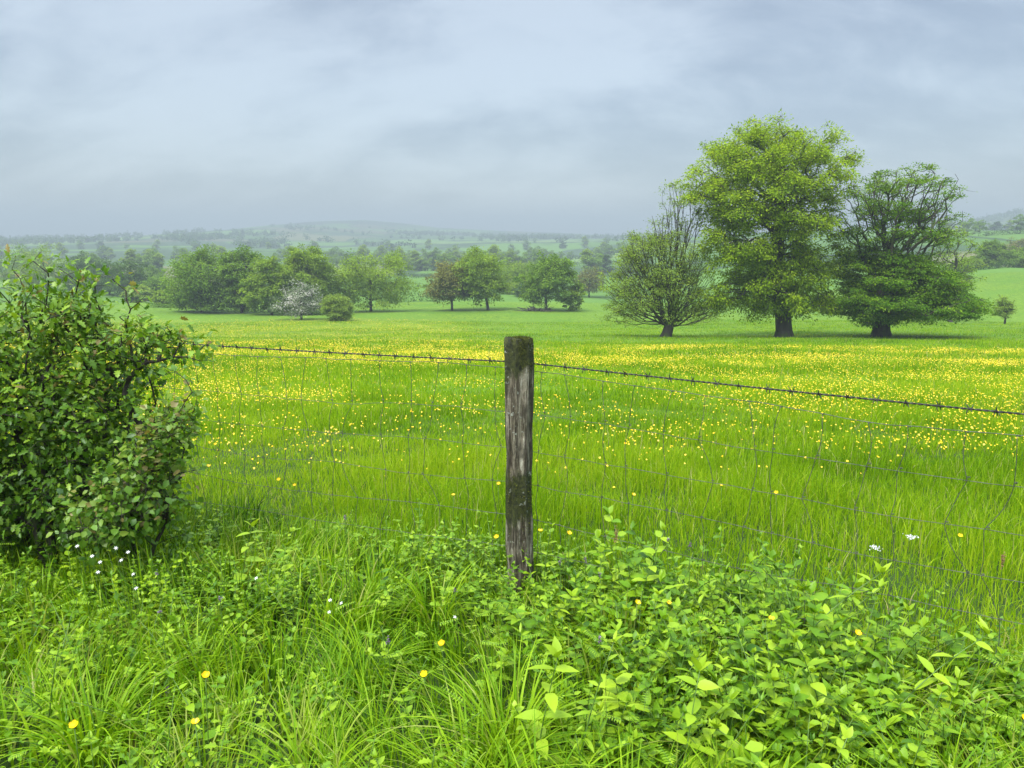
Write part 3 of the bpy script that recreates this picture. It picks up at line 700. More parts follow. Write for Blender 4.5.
rhomb(ma, C, rng.normal(0, .6, (n, 3)) + [0, 0, 1], rng.normal(0, 1, C.shape), rng.uniform(.004, .014, n), rng.uniform(.002, .005, n), rng.random(n))
M_MOSS = leafmat('moss', [(0, (.022, .028, .005)), (.6, (.070, .085, .012)), (1, (.16, .17, .03))], .15, .8, .2)
ma.build('moss', M_MOSS, post)

N = NT('weathered_wire'); c = N.ramp(N.noise(40., 3, .6), [(.35, (.045, .045, .04)), (.6, (.13, .13, .12)), (.75, (.20, .12, .07))])
M_WIRE = N.surf(N.n('ShaderNodeBsdfPrincipled', Base_Color=c, Roughness=.55, Metallic=.5).outputs[0])
N = NT('dark_barbed_wire'); c = N.ramp(N.noise(40., 3, .6), [(.35, (.018, .020, .020)), (.65, (.06, .055, .05))])
M_BARB = N.surf(N.n('ShaderNodeBsdfPrincipled', Base_Color=c, Roughness=.6, Metallic=.4).outputs[0])
WY = PY + .068
def fence_xy(s):
    """s metres along the fence from the post, negative to the left"""
    s = np.asarray(s, float)
    return np.where(s < 0, PX + s * .934, PX + s * .868), np.where(s < 0, WY - s * .357, WY - s * .497)
zb0 = P(519, 362, WY)[2]
def wire_z(s, z0, z_l, z_r):   # z at the post, at -2.4 and at +2.2 m
    return np.where(s < 0, z0 + (z_l - z0) * (-s / 2.4), z0 + (z_r - z0) * (s / 2.2))
zl = 1.6 + (rowz(340.5, 1.) - 1.6) * float(fence_xy(-2.2)[1]); zr = 1.6 + (rowz(411.5, 1.) - 1.6) * float(fence_xy(1.95)[1])
print('barb z', zb0, zl, zr)
s = np.arange(-5.0, 4.4, .006); X, Y = fence_xy(s); Zc = wire_z(s, zb0, zl, zr) - .010 * np.sin(np.clip(np.abs(s) / 3, 0, 1) * math.pi)
bw = Acc()
for ph in (0, math.pi):
    tube(bw, np.stack([X, Y + .0022 * np.cos(s * 2 * math.pi / .045 + ph), Zc + .0022 * np.sin(s * 2 * math.pi / .045 + ph)], 1), .0021, 5)
barbed = bw.build('barbed_wire', M_BARB, fence)
def barb_mesh(seed):
    rg = np.random.default_rng(seed); a = Acc()
    th = np.linspace(0, 4 * math.pi, 22); tube(a, np.stack([np.linspace(-.006, .006, 22), .0046 * np.cos(th), .0046 * np.sin(th)], 1), .0015, 5)
    for k in range(4):
        d = rg.uniform(0, 6.28) if k > 1 else (1.57 if k else -1.57) + rg.normal(0, .4); x_ = -.006 + .004 * k
        p0 = np.array([x_, .004 * math.cos(d), .004 * math.sin(d)]); p1 = np.array([x_ + rg.normal(0, .006), .021 * math.cos(d), .021 * math.sin(d)])
        tube(a, np.stack([p0, (p0 + p1) / 2, p1]), [.0019, .0017, .0005], 5)
    return a
bo = [barb_mesh(i).build('barb', M_BARB, barbed) for i in range(3)]
kk = 0
for sb in np.arange(-2.9, 4.2, .098):
    if abs(sb) < .05: continue
    sb = sb + rng.normal(0, .006); x_, y_ = fence_xy(sb); z_ = float(np.interp(sb, s, Zc))
    ob = bo[kk] if kk < 3 else bo[kk % 3].copy()
    if kk >= 3: COL.objects.link(ob); ob.parent = barbed
    ob.location = (float(x_), float(y_), z_); ob.rotation_euler = (rng.uniform(-.5, .5), 0, -.37 if sb < 0 else -.52); kk += 1
# netting: line wires and stay wires
net = Acc(); rows_post = [369, 413, 449, 483, 516, 548, 580]; zs = [P(519, r, WY)[2] for r in rows_post]
NS = 1100; ss = np.linspace(-5.0, 4.4, NS)
def net_z(i, s):
    s = np.asarray(s, float)
    zr_ = zs[i] + (-.045 if i == 0 else 0) * np.clip(s / 1.4, 0, 1)      # top line wire drops away right of the post
    slope = np.where(s < 0, (zl - zb0) / 2.4 * -s, (zr - zb0) / 2.2 * s)
    d = .034 * (vnoise(s * 1.9 + 20, s * 0 + i * 3.3, 1, 40 + i) - .5) * np.minimum(1, np.abs(s) * 3) + .006 * (vnoise(s * 9 + 20, s * 0 + i, 1, 50 + i) - .5)
    return zr_ + slope * 1.0 - .02 * np.sin(np.clip(np.abs(s) / 3, 0, 1) * math.pi) + d
net_root = None
for i in range(len(zs)):
    X, Y = fence_xy(ss); a = Acc(); tube(a, np.stack([X, Y + .012, net_z(i, ss)], 1), .00115 if i else .0014, 5)
    o_ = a.build('netting' if i == 0 else 'line_wire', M_WIRE, fence if i == 0 else net_root)
    if i == 0: net_root = o_
stays = np.concatenate([-np.arange(.13, 3.4, .152), np.arange(.12, 4.3, .152)])
for si, s0 in enumerate(stays):
    s0 = s0 + rng.normal(0, .012); K = 60; t = np.linspace(0, 1, K)
    tz = t * (len(zs) - 1); lo = np.minimum(tz.astype(int), len(zs) - 2); fr = tz - lo
    off = rng.normal(0, .018, len(zs)); off[0] *= .4
    if rng.random() < .18: off[2:4] += rng.normal(0, .05)
    sx = s0 + off[lo] * (1 - fr) + off[lo + 1] * fr + .008 * np.sin(fr * math.pi) * rng.choice([-1, 1]) + .004 * np.sin(t * 23 + si)
    zz = np.array([float(net_z(l, x_)) * (1 - f) + float(net_z(l + 1, x_)) * f for l, x_, f in zip(lo, sx, fr)])
    X, Y = fence_xy(sx); a = Acc(); tube(a, np.stack([X, Y + .012 + .004 * np.sin(t * 9 + si), zz], 1), .00125, 5)
    for l in range(len(zs) - 1): # hinge knots
        j = int(l * (K - 1) / (len(zs) - 1)); th = np.linspace(0, 5 * math.pi, 14)
        tube(a, np.stack([X[j] + np.linspace(-.005, .005, 14), Y[j] + .003 * np.cos(th), zz[j] + .003 * np.sin(th)], 1), .0011, 4)
    a.build('stay_wire', M_WIRE, net_root)
# staples
for z_ in (zb0, zs[0], zs[2]):
    a = Acc(); th = np.linspace(-math.pi / 2, math.pi / 2, 9)
    tube(a, np.stack([PX + .048 + .006 * np.cos(th), np.full(9, PY + .03), z_ + .008 * np.sin(th)], 1), .0018, 5); a.build('staple', M_WIRE, post)

# ------------------------------------------------------------------ thorn shrub at the left
def shrub(name, y, stems, E, nA, nl, L, mat, seed, label, tm, R=.022, r0=.0022, cl=.07, tb=.5, tv=.3, group=None, wf=.88, twk=1, w=.35, sun_tint=.12, spikes=None):
    rng = np.random.default_rng(seed); bx, by = stems[0][0], y; bz = float(G(bx, by)); t = thing(name, (bx, by, bz), label, 'shrub', group)
    O = np.array([bx, by, bz]); A = clusters(rng, [(e[0] - bx, e[1] - by, e[2] - bz, *e[3:]) for e in E], nA, .5)
    if spikes is not None: A = np.concatenate([A, np.array([np.asarray(q) - O for q in spikes])])
    A = A[A[:, 2] > .05]
    wa = Acc(); own = np.argmin(np.stack([np.abs(A[:, 0] - (q[1] - bx)) + rng.normal(0, .05, len(A)) for q in stems]), 0)
    tips = []; dirs = []
    for k, (sx0, sx1, hh) in enumerate(stems):
        B = A[own == k]
        if len(B) < 3: continue
        dy = rng.normal(0, .06); tr = [(sx0 - bx, dy, -.05 ), (sx0 - bx + (sx1 - sx0) * .2, dy, hh * .25), (sx0 - bx + (sx1 - sx0) * .55, dy * .5, hh * .55), (sx1 - bx, 0, hh * .8), (sx1 - bx + .02, 0, hh)]
        Pp, par, rad, term = grow(rng, np.array(tr), B, R, r0, w, .09, .08, wob=.10, k0=1)
        i = np.arange(1, len(Pp)); frusta(wa, Pp[par[i]], Pp[i], np.minimum(rad[par[i]], rad[i] * 1.4), rad[i], 6)
        tips.append(Pp[term]); dirs.append(nrm(Pp[term] - Pp[par[term]]))
        # leaves also along thinner branches
        th = np.where(rad < r0 * 2.6)[0]; pick = rng.choice(th, min(len(th), len(B) * 2), replace=False)
        tips.append(Pp[pick]); dirs.append(nrm(Pp[pick] - Pp[np.maximum(par[pick], 0)] + 1e-6))
    T = np.concatenate(tips); Dd = np.concatenate(dirs); per = max(1, nl // len(T)); idx = np.repeat(np.arange(len(T)), per); M = len(idx)
    # a short twig in each direction and leaves set along it
    off = nrm(rng.normal(0, 1, (M, 3)) + Dd[idx] * .6 + [0, 0, .15]); q = rng.random((M, 1)) ** .7 * cl
    C = T[idx] + off * q
    pk = rng.choice(M, min(M, len(T) * twk), replace=False); frusta(wa, T[idx[pk]], C[pk], np.full(len(pk), r0 * .7), np.full(len(pk), r0 * .35), 4)
    c0 = A.mean(0); outw = nrm(C - c0)
    D = nrm(off * .6 + rng.normal(0, .6, C.shape) + outw * .3 + [0, 0, -.25]); Nn = nrm(np.array([0, -.25, 1.]) + rng.normal(0, .55, C.shape) + outw * .3)
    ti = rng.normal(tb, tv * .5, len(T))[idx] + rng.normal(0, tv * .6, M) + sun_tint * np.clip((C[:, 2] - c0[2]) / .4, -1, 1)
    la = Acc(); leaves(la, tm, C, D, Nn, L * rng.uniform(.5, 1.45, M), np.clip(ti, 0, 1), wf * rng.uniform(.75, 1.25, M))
    wa.build('branches', M_TWIG, t); la.build('leaves', mat, t); return t
YS = 3.75
def se(px, row, rx, ry, y=YS, dy=0., wgt=1., dr=.8):
    p = P(px, row, y); s = y / F; return (p[0], y + dy, p[2], rx * s, max(rx, 60) * s * dr, ry * s, wgt)
Ex = [se(20, 338, 75, 50, dy=.1), se(82, 332, 56, 42), se(60, 400, 100, 70, dy=.1, wgt=1.1), se(20, 450, 90, 80, wgt=1.0), se(110, 430, 55, 70), se(150, 345, 40, 34, wgt=1.1), se(110, 345, 60, 40), se(-60, 380, 90, 120),
      se(45, 303, 48, 24), se(90, 500, 80, 45, wgt=.9), se(-20, 510, 80, 50)]
def sx(px): return P(px, 520, YS)[0]
spk = [P(px, r + 11, YS) for px, r in ((33, 250), (60, 258), (80, 262), (48, 262), (112, 268), (138, 292), (205, 334), (196, 342), (182, 330), (200, 350), (168, 318), (12, 258), (95, 275), (126, 280))]
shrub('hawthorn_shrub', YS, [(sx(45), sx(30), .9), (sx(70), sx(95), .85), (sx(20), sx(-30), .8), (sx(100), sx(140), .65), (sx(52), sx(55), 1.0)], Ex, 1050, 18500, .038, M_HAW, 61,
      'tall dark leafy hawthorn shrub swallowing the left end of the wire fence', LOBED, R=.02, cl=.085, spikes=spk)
Er = [se(158, 462, 24, 54, y=3.45), se(135, 500, 44, 40, y=3.4), se(172, 425, 16, 24, y=3.5), se(110, 515, 40, 26, y=3.35)]
shrub('rose_shrub', 3.45, [(sx(140) * .92, sx(165) * .92, .42), (sx(120) * .92, sx(130) * .92, .35)], Er, 300, 3600, .030, M_ROSE, 62,
      'lower fresh green shrub against the lower right side of the hawthorn shrub', SMALLOV, R=.009, r0=.0016, cl=.09, tb=.6, spikes=[P(a_, b_, 3.45) for a_, b_ in ((192, 392), (186, 380), (196, 470), (176, 372), (190, 505), (170, 520), (182, 535))], wf=1.4, twk=2)

# ------------------------------------------------------------------ grass
rng = np.random.default_rng(12)
def scatter(y0, y1, n, k=.80, pad=.6):
    y = np.sqrt(rng.uniform(y0 ** 2, y1 ** 2, n)); x = rng.uniform(-1, 1, n) * (y * k + pad); return x, y
def fy(x):  # fence line
    return np.where(x < PX, WY - (x - PX) * .382, WY - (x - PX) * .573)
# foreground verge: clumps of long arching blades
acc = Acc(); nc = 13500; cx, cyy = scatter(.5, 6.4, nc, .86, 2.0)
inn = cyy < fy(cx) + .25; cx, cyy = cx[inn], cyy[inn]; per = 11; idx = np.repeat(np.arange(len(cx)), per); n = len(idx)
bx = cx[idx] + rng.normal(0, .022, n); by = cyy[idx] + rng.normal(0, .022, n)
hc = (.15 + .17 * vnoise(cx, cyy, .55, 71) + .06 * vnoise(cx, cyy, .2, 72))[idx] * rng.uniform(.55, 1.25, n)
hc *= 1 - .15 * sstep(2.8, 3.6, by); hc *= 1 - .5 * np.exp(-((bx - .03) / .35) ** 2) * sstep(2.3, 3.0, by)
ca = (vnoise(cx, cyy, .8, 73) * 9 + rng.normal(0, .7, len(cx)))[idx]; ang = ca + rng.normal(0, .8, n)
bend = np.clip(rng.normal(.62, .32, n), .05, 1.35); wv = rng.uniform(.0034, .0080, n) * (1 + .5 * (vnoise(cx, cyy, .7, 74)[idx] > .6))
ti = np.clip(.50 + .5 * (vnoise(cx, cyy, .35, 75)[idx] - .5) + rng.normal(0, .27, n), 0, .93); ti[rng.random(n) < .012] = 1.
blades(acc, np.stack([bx, by, G(bx, by) - .01], 1), hc, ang, bend, wv, 7, ti, rng=rng)
# broad arching tufts
for (px, row, yy, nb, hh) in ((505, 700, 1.95, 150, .44), (470, 740, 1.75, 110, .40), (540, 760, 1.6, 120, .42), (60, 690, 2.0, 110, .38), (300, 740, 1.8, 90, .36), (180, 640, 2.4, 90, .36), (970, 745, 1.7, 80, .36), (750, 760, 1.65, 110, .34), (360, 640, 2.4, 80, .36), (430, 600, 2.9, 80, .34), (640, 765, 1.6, 120, .36), (20, 560, 3., 80, .3)):
    x_ = P(px, row, yy)[0]; n = nb; th = rng.random(n) * 6.28; q = rng.random(n) ** .5 * .09
    bx = x_ + q * np.cos(th); by = yy + .12 + q * np.sin(th)
    blades(acc, np.stack([bx, by, G(bx, by)], 1), hh * rng.uniform(.6, 1.15, n), th + rng.normal(0, .4, n), rng.uniform(.5, 1.35, n), rng.uniform(.006, .0095, n), 9, np.clip(rng.normal(.6, .15, n), 0, .95), rng=rng)
tag(acc.build('grass', M_GRASS), 'long wet arching grass on the verge in front of the fence', 'grass', kind='stuff')
x = rng.uniform(-.2, 2.6, 7000); y = rng.uniform(1.4, 3.1, 7000); k = (y < fy(x)) & (np.abs(x) < y * .8 + .3); x, y = x[k], y[k]; n = len(x)
blades(acc, np.stack([x, y, G(x, y)], 1), rng.uniform(.22, .46, n), rng.random(n) * 6.28, np.clip(rng.normal(.6, .3, n), .05, 1.3), rng.uniform(.003, .007, n), 7, np.clip(rng.normal(.55, .22, n), 0, .93), rng=rng)
# meadow grass behind the fence
acc = Acc()
def field(y0, y1, dens_, h, w, segs, per=1, thin=0.0):
    area = .92 * (y1 ** 2 - y0 ** 2); n = int(area * dens_); x, y = scatter(y0, y1, n, .90, 2.2 if y0 < 6 else 1.5)
    k = y > fy(x) + .05; x, y = x[k], y[k]; n = len(x); cl_ = vnoise(x, y, .5, 81) * .5 + vnoise(x, y, 2.4, 82) * .5
    hh = h * (.30 + 1.3 * sstep(.2, .85, cl_)) * rng.uniform(.5, 1.25, n)
    a = rng.random(n) * 6.283
    face = rng.normal(0, .6, n) if y0 > 12 else None
    ti = np.clip(.50 + .5 * (vnoise(x, y, 5, 84) - .5) + .5 * (vnoise(x, y, 1.2, 85) - .5) + rng.normal(0, .26, n), 0, .94); ti[rng.random(n) < .03] = 1.
    blades(acc, np.stack([x, y, G(x, y) - .01], 1), hh, a, np.clip(rng.normal(.42, .3, n), 0, 1.2), w * rng.uniform(.7, 1.3, n), segs, ti, face, rng=rng)
field(1.2, 6.5, 4200, .165, .0046, 4); field(6.5, 13, 1500, .16, .0075, 3); field(13, 26, 380, .17, .014, 2); field(26, 50, 80, .20, .030, 2); field(50, 110, 22, .18, .06, 1)
tag(acc.build('meadow_grass', M_MEADOW), 'bright fresh green meadow grass beyond the wire fence', 'grass', kind='stuff')

# ------------------------------------------------------------------ broad leaved herbs
def herb_stem(la, sa, base, H, ang, lean, nl, L, tm, rng, tb=.55, pairs=True, wf=1., updir=.5, top=True):
    K = 8; t = np.linspace(0, 1, K); d = np.array([math.cos(ang), math.sin(ang), 0])
    pts = base[None] + np.outer(t, [0, 0, H]) * (1 - .25 * lean * t)[:, None] + np.outer(t ** 1.6 * H * lean, d)
    tube(sa, pts, np.linspace(.0028, .0012, K) * (H / .4) ** .5, 5)
    C = []; D = []; Ls = []
    for i in range(nl):
        tt = .22 + .78 * (i + .5) / nl; p = np.array([np.interp(tt, t, pts[:, k]) for k in range(3)]); a = i * (math.pi / 2 if pairs else 2.4) + ang + rng.normal(0, .25)
        for s_ in ((0, math.pi) if pairs else (0,)):
            C.append(p); D.append((math.cos(a + s_), math.sin(a + s_), updir * rng.uniform(.3, 1.3))); Ls.append(L * (1.15 - .6 * tt) * rng.uniform(.75, 1.2))
    if top:
        for q in range(3):
            a = rng.random() * 6.28; C.append(pts[-1]); D.append((math.cos(a) * .6, math.sin(a) * .6, 1.)); Ls.append(L * .5)
    C = np.array(C); D = np.array(D); Nn = np.array([0, 0, 1.]) + rng.normal(0, .25, C.shape)
    leaves(la, tm, C, D, Nn, np.array(Ls), np.clip(rng.normal(tb, .15, len(C)), 0, 1), wf)
    return pts[-1]
# leafy mass at the lower right and low herbs across the verge, uncountable
la, sa = Acc(), Acc(); rng = np.random.default_rng(41)
n = 0
while n < 640:
    px = rng.uniform(470, 1150); y = rng.uniform(1.75, 3.3); x = P(px, 600, y)[0]
    k = sstep(.0, .35, x + .15 * rng.normal()) * (1 - sstep(3.0, 3.4, y)) * (vnoise(x, y, .35, 91) * .9 + .05)
    if rng.random() > k or y > fy(x) + .12: continue
    hh = (.16 + .28 * vnoise(x, y, .4, 92)) * rng.uniform(.5, 1.3) * (1 - .5 * (1 - sstep(1.7, 2.6, y))) * (1 - .35 * np.exp(-((x - .2) / .3) ** 2))
    tm = (OVATE, SMALLOV, LANCE, OVATE, SERR, SERR)[rng.integers(6)]
    herb_stem(la, sa, np.array([x, y, float(G(x, y))]), hh, rng.random() * 6.28, rng.uniform(.1, .7), rng.integers(4, 8), rng.uniform(.03, .09) * (1.25 if rng.random() < .2 else 1), tm, rng, tb=rng.uniform(.25, .85), pairs=tm is not LANCE, wf=rng.uniform(.7, 1.3)); n += 1
n = 0
while n < 900:
    x, y = (float(q[0]) for q in (scatter(1.6, 3.9, 1, .78, .3)))
    if y > fy(x) + .3 or rng.random() > vnoise(x, y, .45, 95) ** 1.6 * 1.6: continue
    hh = rng.uniform(.10, .34); tm = (SMALLOV, LOBED, SERR, OVATE, LANCE)[rng.integers(5)]
    herb_stem(la, sa, np.array([x, y, float(G(x, y))]), hh, rng.random() * 6.28, rng.uniform(.1, .8), rng.integers(4, 8), rng.uniform(.02, .055), tm, rng, tb=rng.uniform(.3, .85), wf=rng.uniform(.9, 1.4)); n += 1
n = 0
while n < 150:
    x = rng.uniform(-2.6, -1.0); y = rng.uniform(2.55, 3.35)
    hh = rng.uniform(.14, .34); tm = (SMALLOV, LOBED, SERR)[rng.integers(3)]
    herb_stem(la, sa, np.array([x, y, float(G(x, y))]), hh, rng.random() * 6.28, rng.uniform(.1, .8), rng.integers(4, 8), rng.uniform(.025, .06), tm, rng, tb=rng.uniform(.2, .8), wf=rng.uniform(.8, 1.3)); n += 1
# vetch: fine pinnate leaves scrambling through the grass
C = []; D = []; Ls = []
for q in range(480):
    x, y = (float(k[0]) for k in (scatter(1.5, 3.8, 1, .78, .3)))
    if y > fy(x) + .1 or rng.random() > vnoise(x, y, .6, 97) * 1.3: continue
    p = np.array([x, y, float(G(x, y)) + rng.uniform(.10, .30)]); a = rng.random() * 6.28; d = np.array([math.cos(a), math.sin(a), rng.uniform(-.1, .6)]); L_ = rng.uniform(.05, .09)
    tube(sa, np.stack([p, p + d * L_ * .5, p + d * L_ + [0, 0, -.006]]), .0007, 4); sd = nrm(np.cross(d, [0, 0, 1.]))
    for i in range(8):
        for s_ in (-1, 1): C.append(p + d * L_ * (i + 1) / 9); D.append(sd * s_ + d * .35 + [0, 0, .15]); Ls.append(.017 - .001 * i)
C = np.array(C); leaves(la, LANCE, C, np.array(D), np.array([0, 0, 1.]) + rng.normal(0, .2, C.shape), np.array(Ls), np.clip(rng.normal(.65, .12, len(C)), 0, 1), 1.5)
gc = la.build('ground_cover', M_HERB); tag(gc, 'tangle of broad leaved herbs and vetch growing through the verge grass', 'ground cover', kind='stuff')
so = sa.build('ground_cover_stems', M_STEM); so.name = 'stems'; so.parent = gc

# single plants one can point to
def plant(px, row, y, H, label, tm, nl, L, seed, name='leafy_plant', cat='plant', lean=.3, ang=0., wf=1.1, tb=.8, pairs=True, group=None, updir=.5):
    rng = np.random.default_rng(seed); top = P(px, row, y); x = top[0] - lean * H * math.cos(ang); yy = y - lean * H * math.sin(ang); z = float(G(x, yy)); H = max(.15, (top[2] - z) / (1 - .25 * lean)) 
    t = thing(name, (x, yy, z), label, cat, group); l, s = Acc(), Acc()
    herb_stem(l, s, np.array([0, 0, -.01]), H, ang, lean * .9, nl, L, tm, rng, tb, pairs, wf, updir); s.build('stem', M_STEM, t); l.build('leaves', M_HERB, t); return t
plant(558, 655, 1.95, .45, 'pale green plant with big drooping leaves in a rosette, lower middle of the picture', OVATE, 5, .12, 1, lean=.15, wf=1.0, updir=.2, tb=.9)
plant(612, 640, 2.0, .45, 'slim stem with narrow curled leaves right of the pale big leaved plant', LANCE, 10, .07, 2, lean=.25, ang=.4, wf=1.4, pairs=False, tb=.85)
plant(672, 528, 2.95, .6, 'upright leafy shoot standing above the herbs right of the wooden post', OVATE, 6, .085, 3, lean=.25, ang=.2, tb=.9)
plant(556, 525, 3.2, .6, 'small leafy shoot with pale top leaves close beside the wooden post', OVATE, 6, .06, 4, lean=.1, tb=.85)
plant(893, 572, 2.5, .6, 'arching stem with long pale leaves pointing right above the herb mass', OVATE, 6, .10, 5, lean=.8, ang=.2, tb=.95, wf=.8)
plant(1018, 632, 2.2, .6, 'arching pale leafed stem at the right edge of the picture', OVATE, 6, .11, 6, lean=.8, ang=.15, tb=.95, wf=.75)
plant(772, 560, 2.7, .5, 'stalk with narrow upright leaves behind the middle of the herb mass', LANCE, 9, .08, 7, lean=.2, ang=2., tb=.75, pairs=False, wf=1.5)
plant(700, 668, 2.0, .4, 'shiny plant with two curled oval leaves low in the herb mass', OVATE, 4, .10, 8, lean=.3, ang=1., tb=.85)
plant(800, 640, 2.1, .4, 'broad leaved plant under the arching stem', OVATE, 6, .09, 9, lean=.3, ang=3.2, tb=.75)
plant(60, 640, 2.15, .4, 'soft feathery vetch clump among the grass at the lower left', SMALLOV, 12, .035, 10, lean=.2, tb=.8, name='vetch_plant')
plant(455, 575, 2.95, .4, 'pale serrated leafed plant left of the foot of the wooden post', LOBED, 6, .06, 11, lean=.2, tb=.85)
plant(285, 545, 3.0, .35, 'clump of broad pale leaves right of the shrubs', OVATE, 7, .07, 12, lean=.2, tb=.85)
plant(250, 525, 3.2, .35, 'large flat pale leafed plant at the foot of the rose shrub', OVATE, 5, .10, 13, lean=.2, tb=.95, updir=.15)
plant(430, 745, 1.6, .3, 'small lobed leafed plant at the bottom edge left of centre', LOBED, 5, .06, 14, lean=.1, tb=.7)
plant(835, 735, 1.6, .3, 'low shiny leafed plant at the bottom edge right of centre', OVATE, 6, .06, 15, lean=.2, tb=.7)
plant(940, 690, 1.9, .35, 'plant with many small round leaves in the lower right corner', SMALLOV, 9, .05, 16, lean=.2, tb=.7, wf=1.4)

# ------------------------------------------------------------------ flowers
def buttercup_parts(seed, H, fr):
    rg = np.random.default_rng(seed); l, s = Acc(), Acc(); tl = rg.uniform(-.3, .3, 2)
    top = np.array([tl[0] * .1, tl[1] * .1, 0.]); K = 6; t = np.linspace(0, 1, K)
    pts = np.stack([top[0] - top[0] * (1 - t) ** 2 * 0 + (t - 1) * .05 * tl[0] * 3, (t - 1) * .05 * tl[1] * 3 + top[1], (t - 1) * H], 1)
    tube(s, pts, .0013, 5)
    axis = nrm(np.array([tl[0], tl[1] - .35, 1.])); a_ = nrm(np.cross(axis, [1., .2, 0])); b_ = np.cross(axis, a_)
    PT = tmpl([(0, .12), (.4, .36), (.75, .40), (1, .2)], droop=-.25, fold=.2)
    D = np.array([math.cos(k * 2 * math.pi / 5) * a_ + math.sin(k * 2 * math.pi / 5) * b_ + axis * .45 for k in range(5)])
    leaves(l, PT, np.repeat(pts[-1][None], 5, 0), D, np.repeat(axis[None], 5, 0), np.full(5, fr), np.ones(5))
    return l, s
protos = []
for k in range(4):
    t = thing('buttercup', (0, 0, 0), 'x', 'flower'); l, s = buttercup_parts(k, .34, .0125); s.build('stem', M_STEM, t); l.build('petals', M_YEL, t); protos.append(t)
fl = [(202, 674, 2.05, 'buttercup in the grass at the lower left, the upper of two'), (200, 729, 1.8, 'buttercup lowest at the left, under the other single one'), (447, 642, 2.35, 'single buttercup left of the tall broad grass tuft'),
      (431, 670, 2.2, 'buttercup just below and left of the one by the broad grass tuft'), (663, 603, 2.7, 'big buttercup right of the post among the pale herb leaves'), (774, 624, 2.5, 'buttercup in the middle of the herb mass, left of the rightmost one'),
      (858, 631, 2.4, 'brightest rightmost buttercup in the herb mass'), (1019, 712, 2.0, 'buttercup cut by the right edge of the picture'), (74, 722, 1.8, 'small half closed buttercup at the far lower left'),
      (543, 534, 3.3, 'buttercup touching the right side of the post, lower one'), (569, 532, 3.3, 'second buttercup right of the post foot'), (503, 536, 3.3, 'buttercup just left of the post foot'), (633, 602, 2.7, 'smaller buttercup left of the big one right of the post')]
i = 0
for (px, row, y, lb) in fl:
    p = P(px, row, y); d = protos[i % 4] if i < 4 else dup(protos[i % 4], p, 0)
    d.location = [float(c) for c in p]; d.scale = (1.15,) * 3; d['label'] = lb; i += 1
    d.rotation_euler = (0, 0, .4 * (i % 3))
rng = np.random.default_rng(55); cnt = 0; LB = 'small yellow buttercup among the meadow grass just beyond the fence'
while cnt < 285:
    y = math.sqrt(rng.uniform(3.6 ** 2, 11 ** 2)); x = rng.uniform(-.75, .75) * y
    if y < fy(x) + .25 or (x < -1. and y < 4.2) or rng.random() > .25 + .75 * sstep(5, 9, y) * (.2 + .8 * float(vnoise(x, y, 1.5, 57))): continue
    z = float(G(x, y)) + rng.uniform(.20, .33); d = dup(protos[cnt % 4], (x, y, z), rng.uniform(-.8, .8), rng.uniform(.85, 1.25), LB, 'buttercups beyond the fence'); cnt += 1
# the thousands beyond
la = Acc(); X = []; Yy = []
for (y0, y1, n) in ((5, 14, 19000), (14, 26, 42000), (26, 48, 95000), (48, 125, 70000)):
    x, y = scatter(y0, y1, n, .84, .5); k = rng.random(n) < dens(x, y) * np.interp(y, [5, 12, 28, 50], [1.1, 1.1, .75, .6]) * (1 if y0 > 6 else 1.6) * (.12 + 1.3 * sstep(.35, .7, vnoise(x, y, 1.1, 66))); X.append(x[k]); Yy.append(y[k])
x = np.concatenate(X); y = np.concatenate(Yy); n = len(x); print('meadow buttercups', n)
sz = np.interp(y, [6, 14, 30, 48, 120], [.018, .020, .027, .038, .07]) * rng.uniform(.6, 1.3, n)
C = np.stack([x, y, G(x, y) + np.interp(y, [6, 50, 120], [.19, .18, .17]) * rng.uniform(.55, 1.25, n)], 1)
Nn = np.stack([rng.normal(0, .45, n), rng.normal(-.75, .4, n), np.ones(n)], 1); D = np.stack([rng.normal(0, 1, n), rng.normal(0, 1, n), rng.normal(0, .3, n)], 1); D = D - nrm(Nn) * (D * nrm(Nn)).sum(1, keepdims=True)
rhomb(la, C, D, Nn, sz, sz * 1.0, np.ones(n))
tag(la.build('buttercups', M_YEL), 'drifts of yellow buttercups colouring the middle of the meadow', 'flowers', kind='stuff')

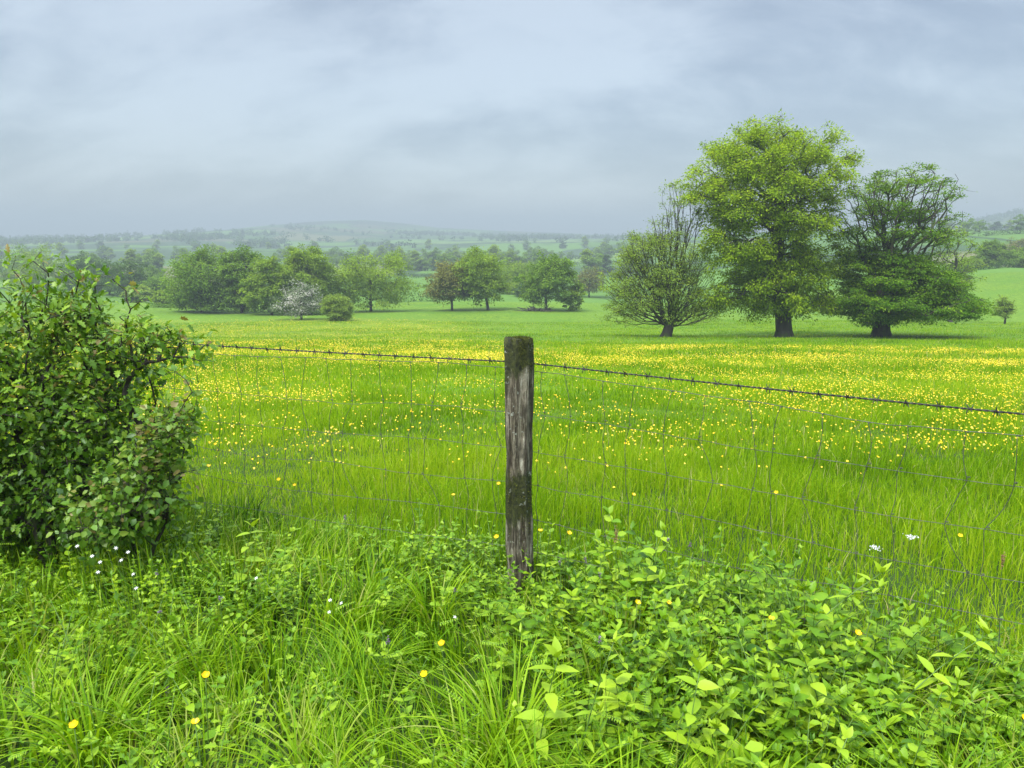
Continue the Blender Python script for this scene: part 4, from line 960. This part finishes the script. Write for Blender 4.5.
# white stitchwort, cow parsley heads, purple vetch
def star(name, px, row, y, label, group, mat, r, npet, seed, split=True):
    p = P(px, row, y); t = thing(name, p, label, 'flower', group); rg = np.random.default_rng(seed); l, s = Acc(), Acc(); H = p[2] - float(G(p[0], y))
    tube(s, np.array([(.02, .01, -H), (.015, 0, -H * .5), (0, 0, 0)]), .0009, 4); axis = nrm(np.array([rg.normal(0, .3), -.5, .8])); a_ = nrm(np.cross(axis, [1., 0, 0])); b_ = np.cross(axis, a_)
    D = np.array([math.cos(k * 2 * math.pi / npet) * a_ + math.sin(k * 2 * math.pi / npet) * b_ + axis * .2 for k in range(npet)])
    leaves(l, LANCE, np.zeros((npet, 3)), D, np.repeat(axis[None], npet, 0), np.full(npet, r), np.ones(npet), 1.6); s.build('stem', M_STEM, t); l.build('petals', mat, t)
for k, (px, row) in enumerate([(77, 546), (92, 556), (100, 562), (116, 548), (121, 560), (133, 574), (98, 572), (330, 600), (341, 603), (329, 612), (256, 578), (128, 552), (136, 588), (455, 617)]):
    star('stitchwort_flower', px, row, 2.75, 'small white star flower in the grass in front of the shrubs' if k not in (7, 8, 9, 10, 13) else 'small white star flower in the open verge grass left of the post', 'white star flowers', M_WHITE, .0085, 6, k)
def head(name, px, row, y, label, group, mat, R, n, seed, shape=(1, 1, .3), L=.006):
    p = P(px, row, y); t = thing(name, p, label, 'flower', group); rg = np.random.default_rng(seed); l, s = Acc(), Acc(); H = p[2] - float(G(p[0], y))
    tube(s, np.array([(.01, .01, -H), (.006, 0, -H * .5), (0, 0, -.01), (0, 0, 0)]), .0012, 5); C = rg.normal(0, .5, (n, 3)) * R * np.array(shape)
    rhomb(l, C, rg.normal(0, 1, C.shape), rg.normal(0, .4, C.shape) + [0, -.4, 1], np.full(n, L), np.full(n, L * .9), np.ones(n)); s.build('stem', M_STEM, t); l.build('florets', mat, t)
head('umbel_flower', 875, 547, 3.0, 'white umbel flower head, left of the two beyond the herb mass', None, M_WHITE, .022, 60, 1)
head('umbel_flower', 912, 537, 3.1, 'white umbel flower head, right of the two beyond the herb mass', None, M_WHITE, .024, 60, 2)
for k, (px, row) in enumerate([(345, 517), (157, 573), (160, 612), (167, 690), (600, 640), (560, 562), (585, 560), (668, 540), (690, 545), (388, 640), (600, 575), (455, 590), (640, 690), (220, 600)]):
    head('vetch_flower', px, row, 2.9 if row < 600 else 2.3, 'small dusky purple vetch flower spike in the verge grass', 'purple vetch flowers', M_PURP, .010, 22, 50 + k, (.5, .5, 1.2), .006)
for k, (px, row) in enumerate([(616, 535), (322, 345), (1003, 560)]):
    if k == 1: continue
    head('seed_spike', px, row, 3.05, ['reddish brown dry seed spike right of the post', '', 'thin brown seed spike near the right edge'][k], None, plain('dry_seed', (.22, .12, .05), .8), .02, 90, 80 + k, (.3, .3, 1.6), .006)
bpy.context.view_layer.update()
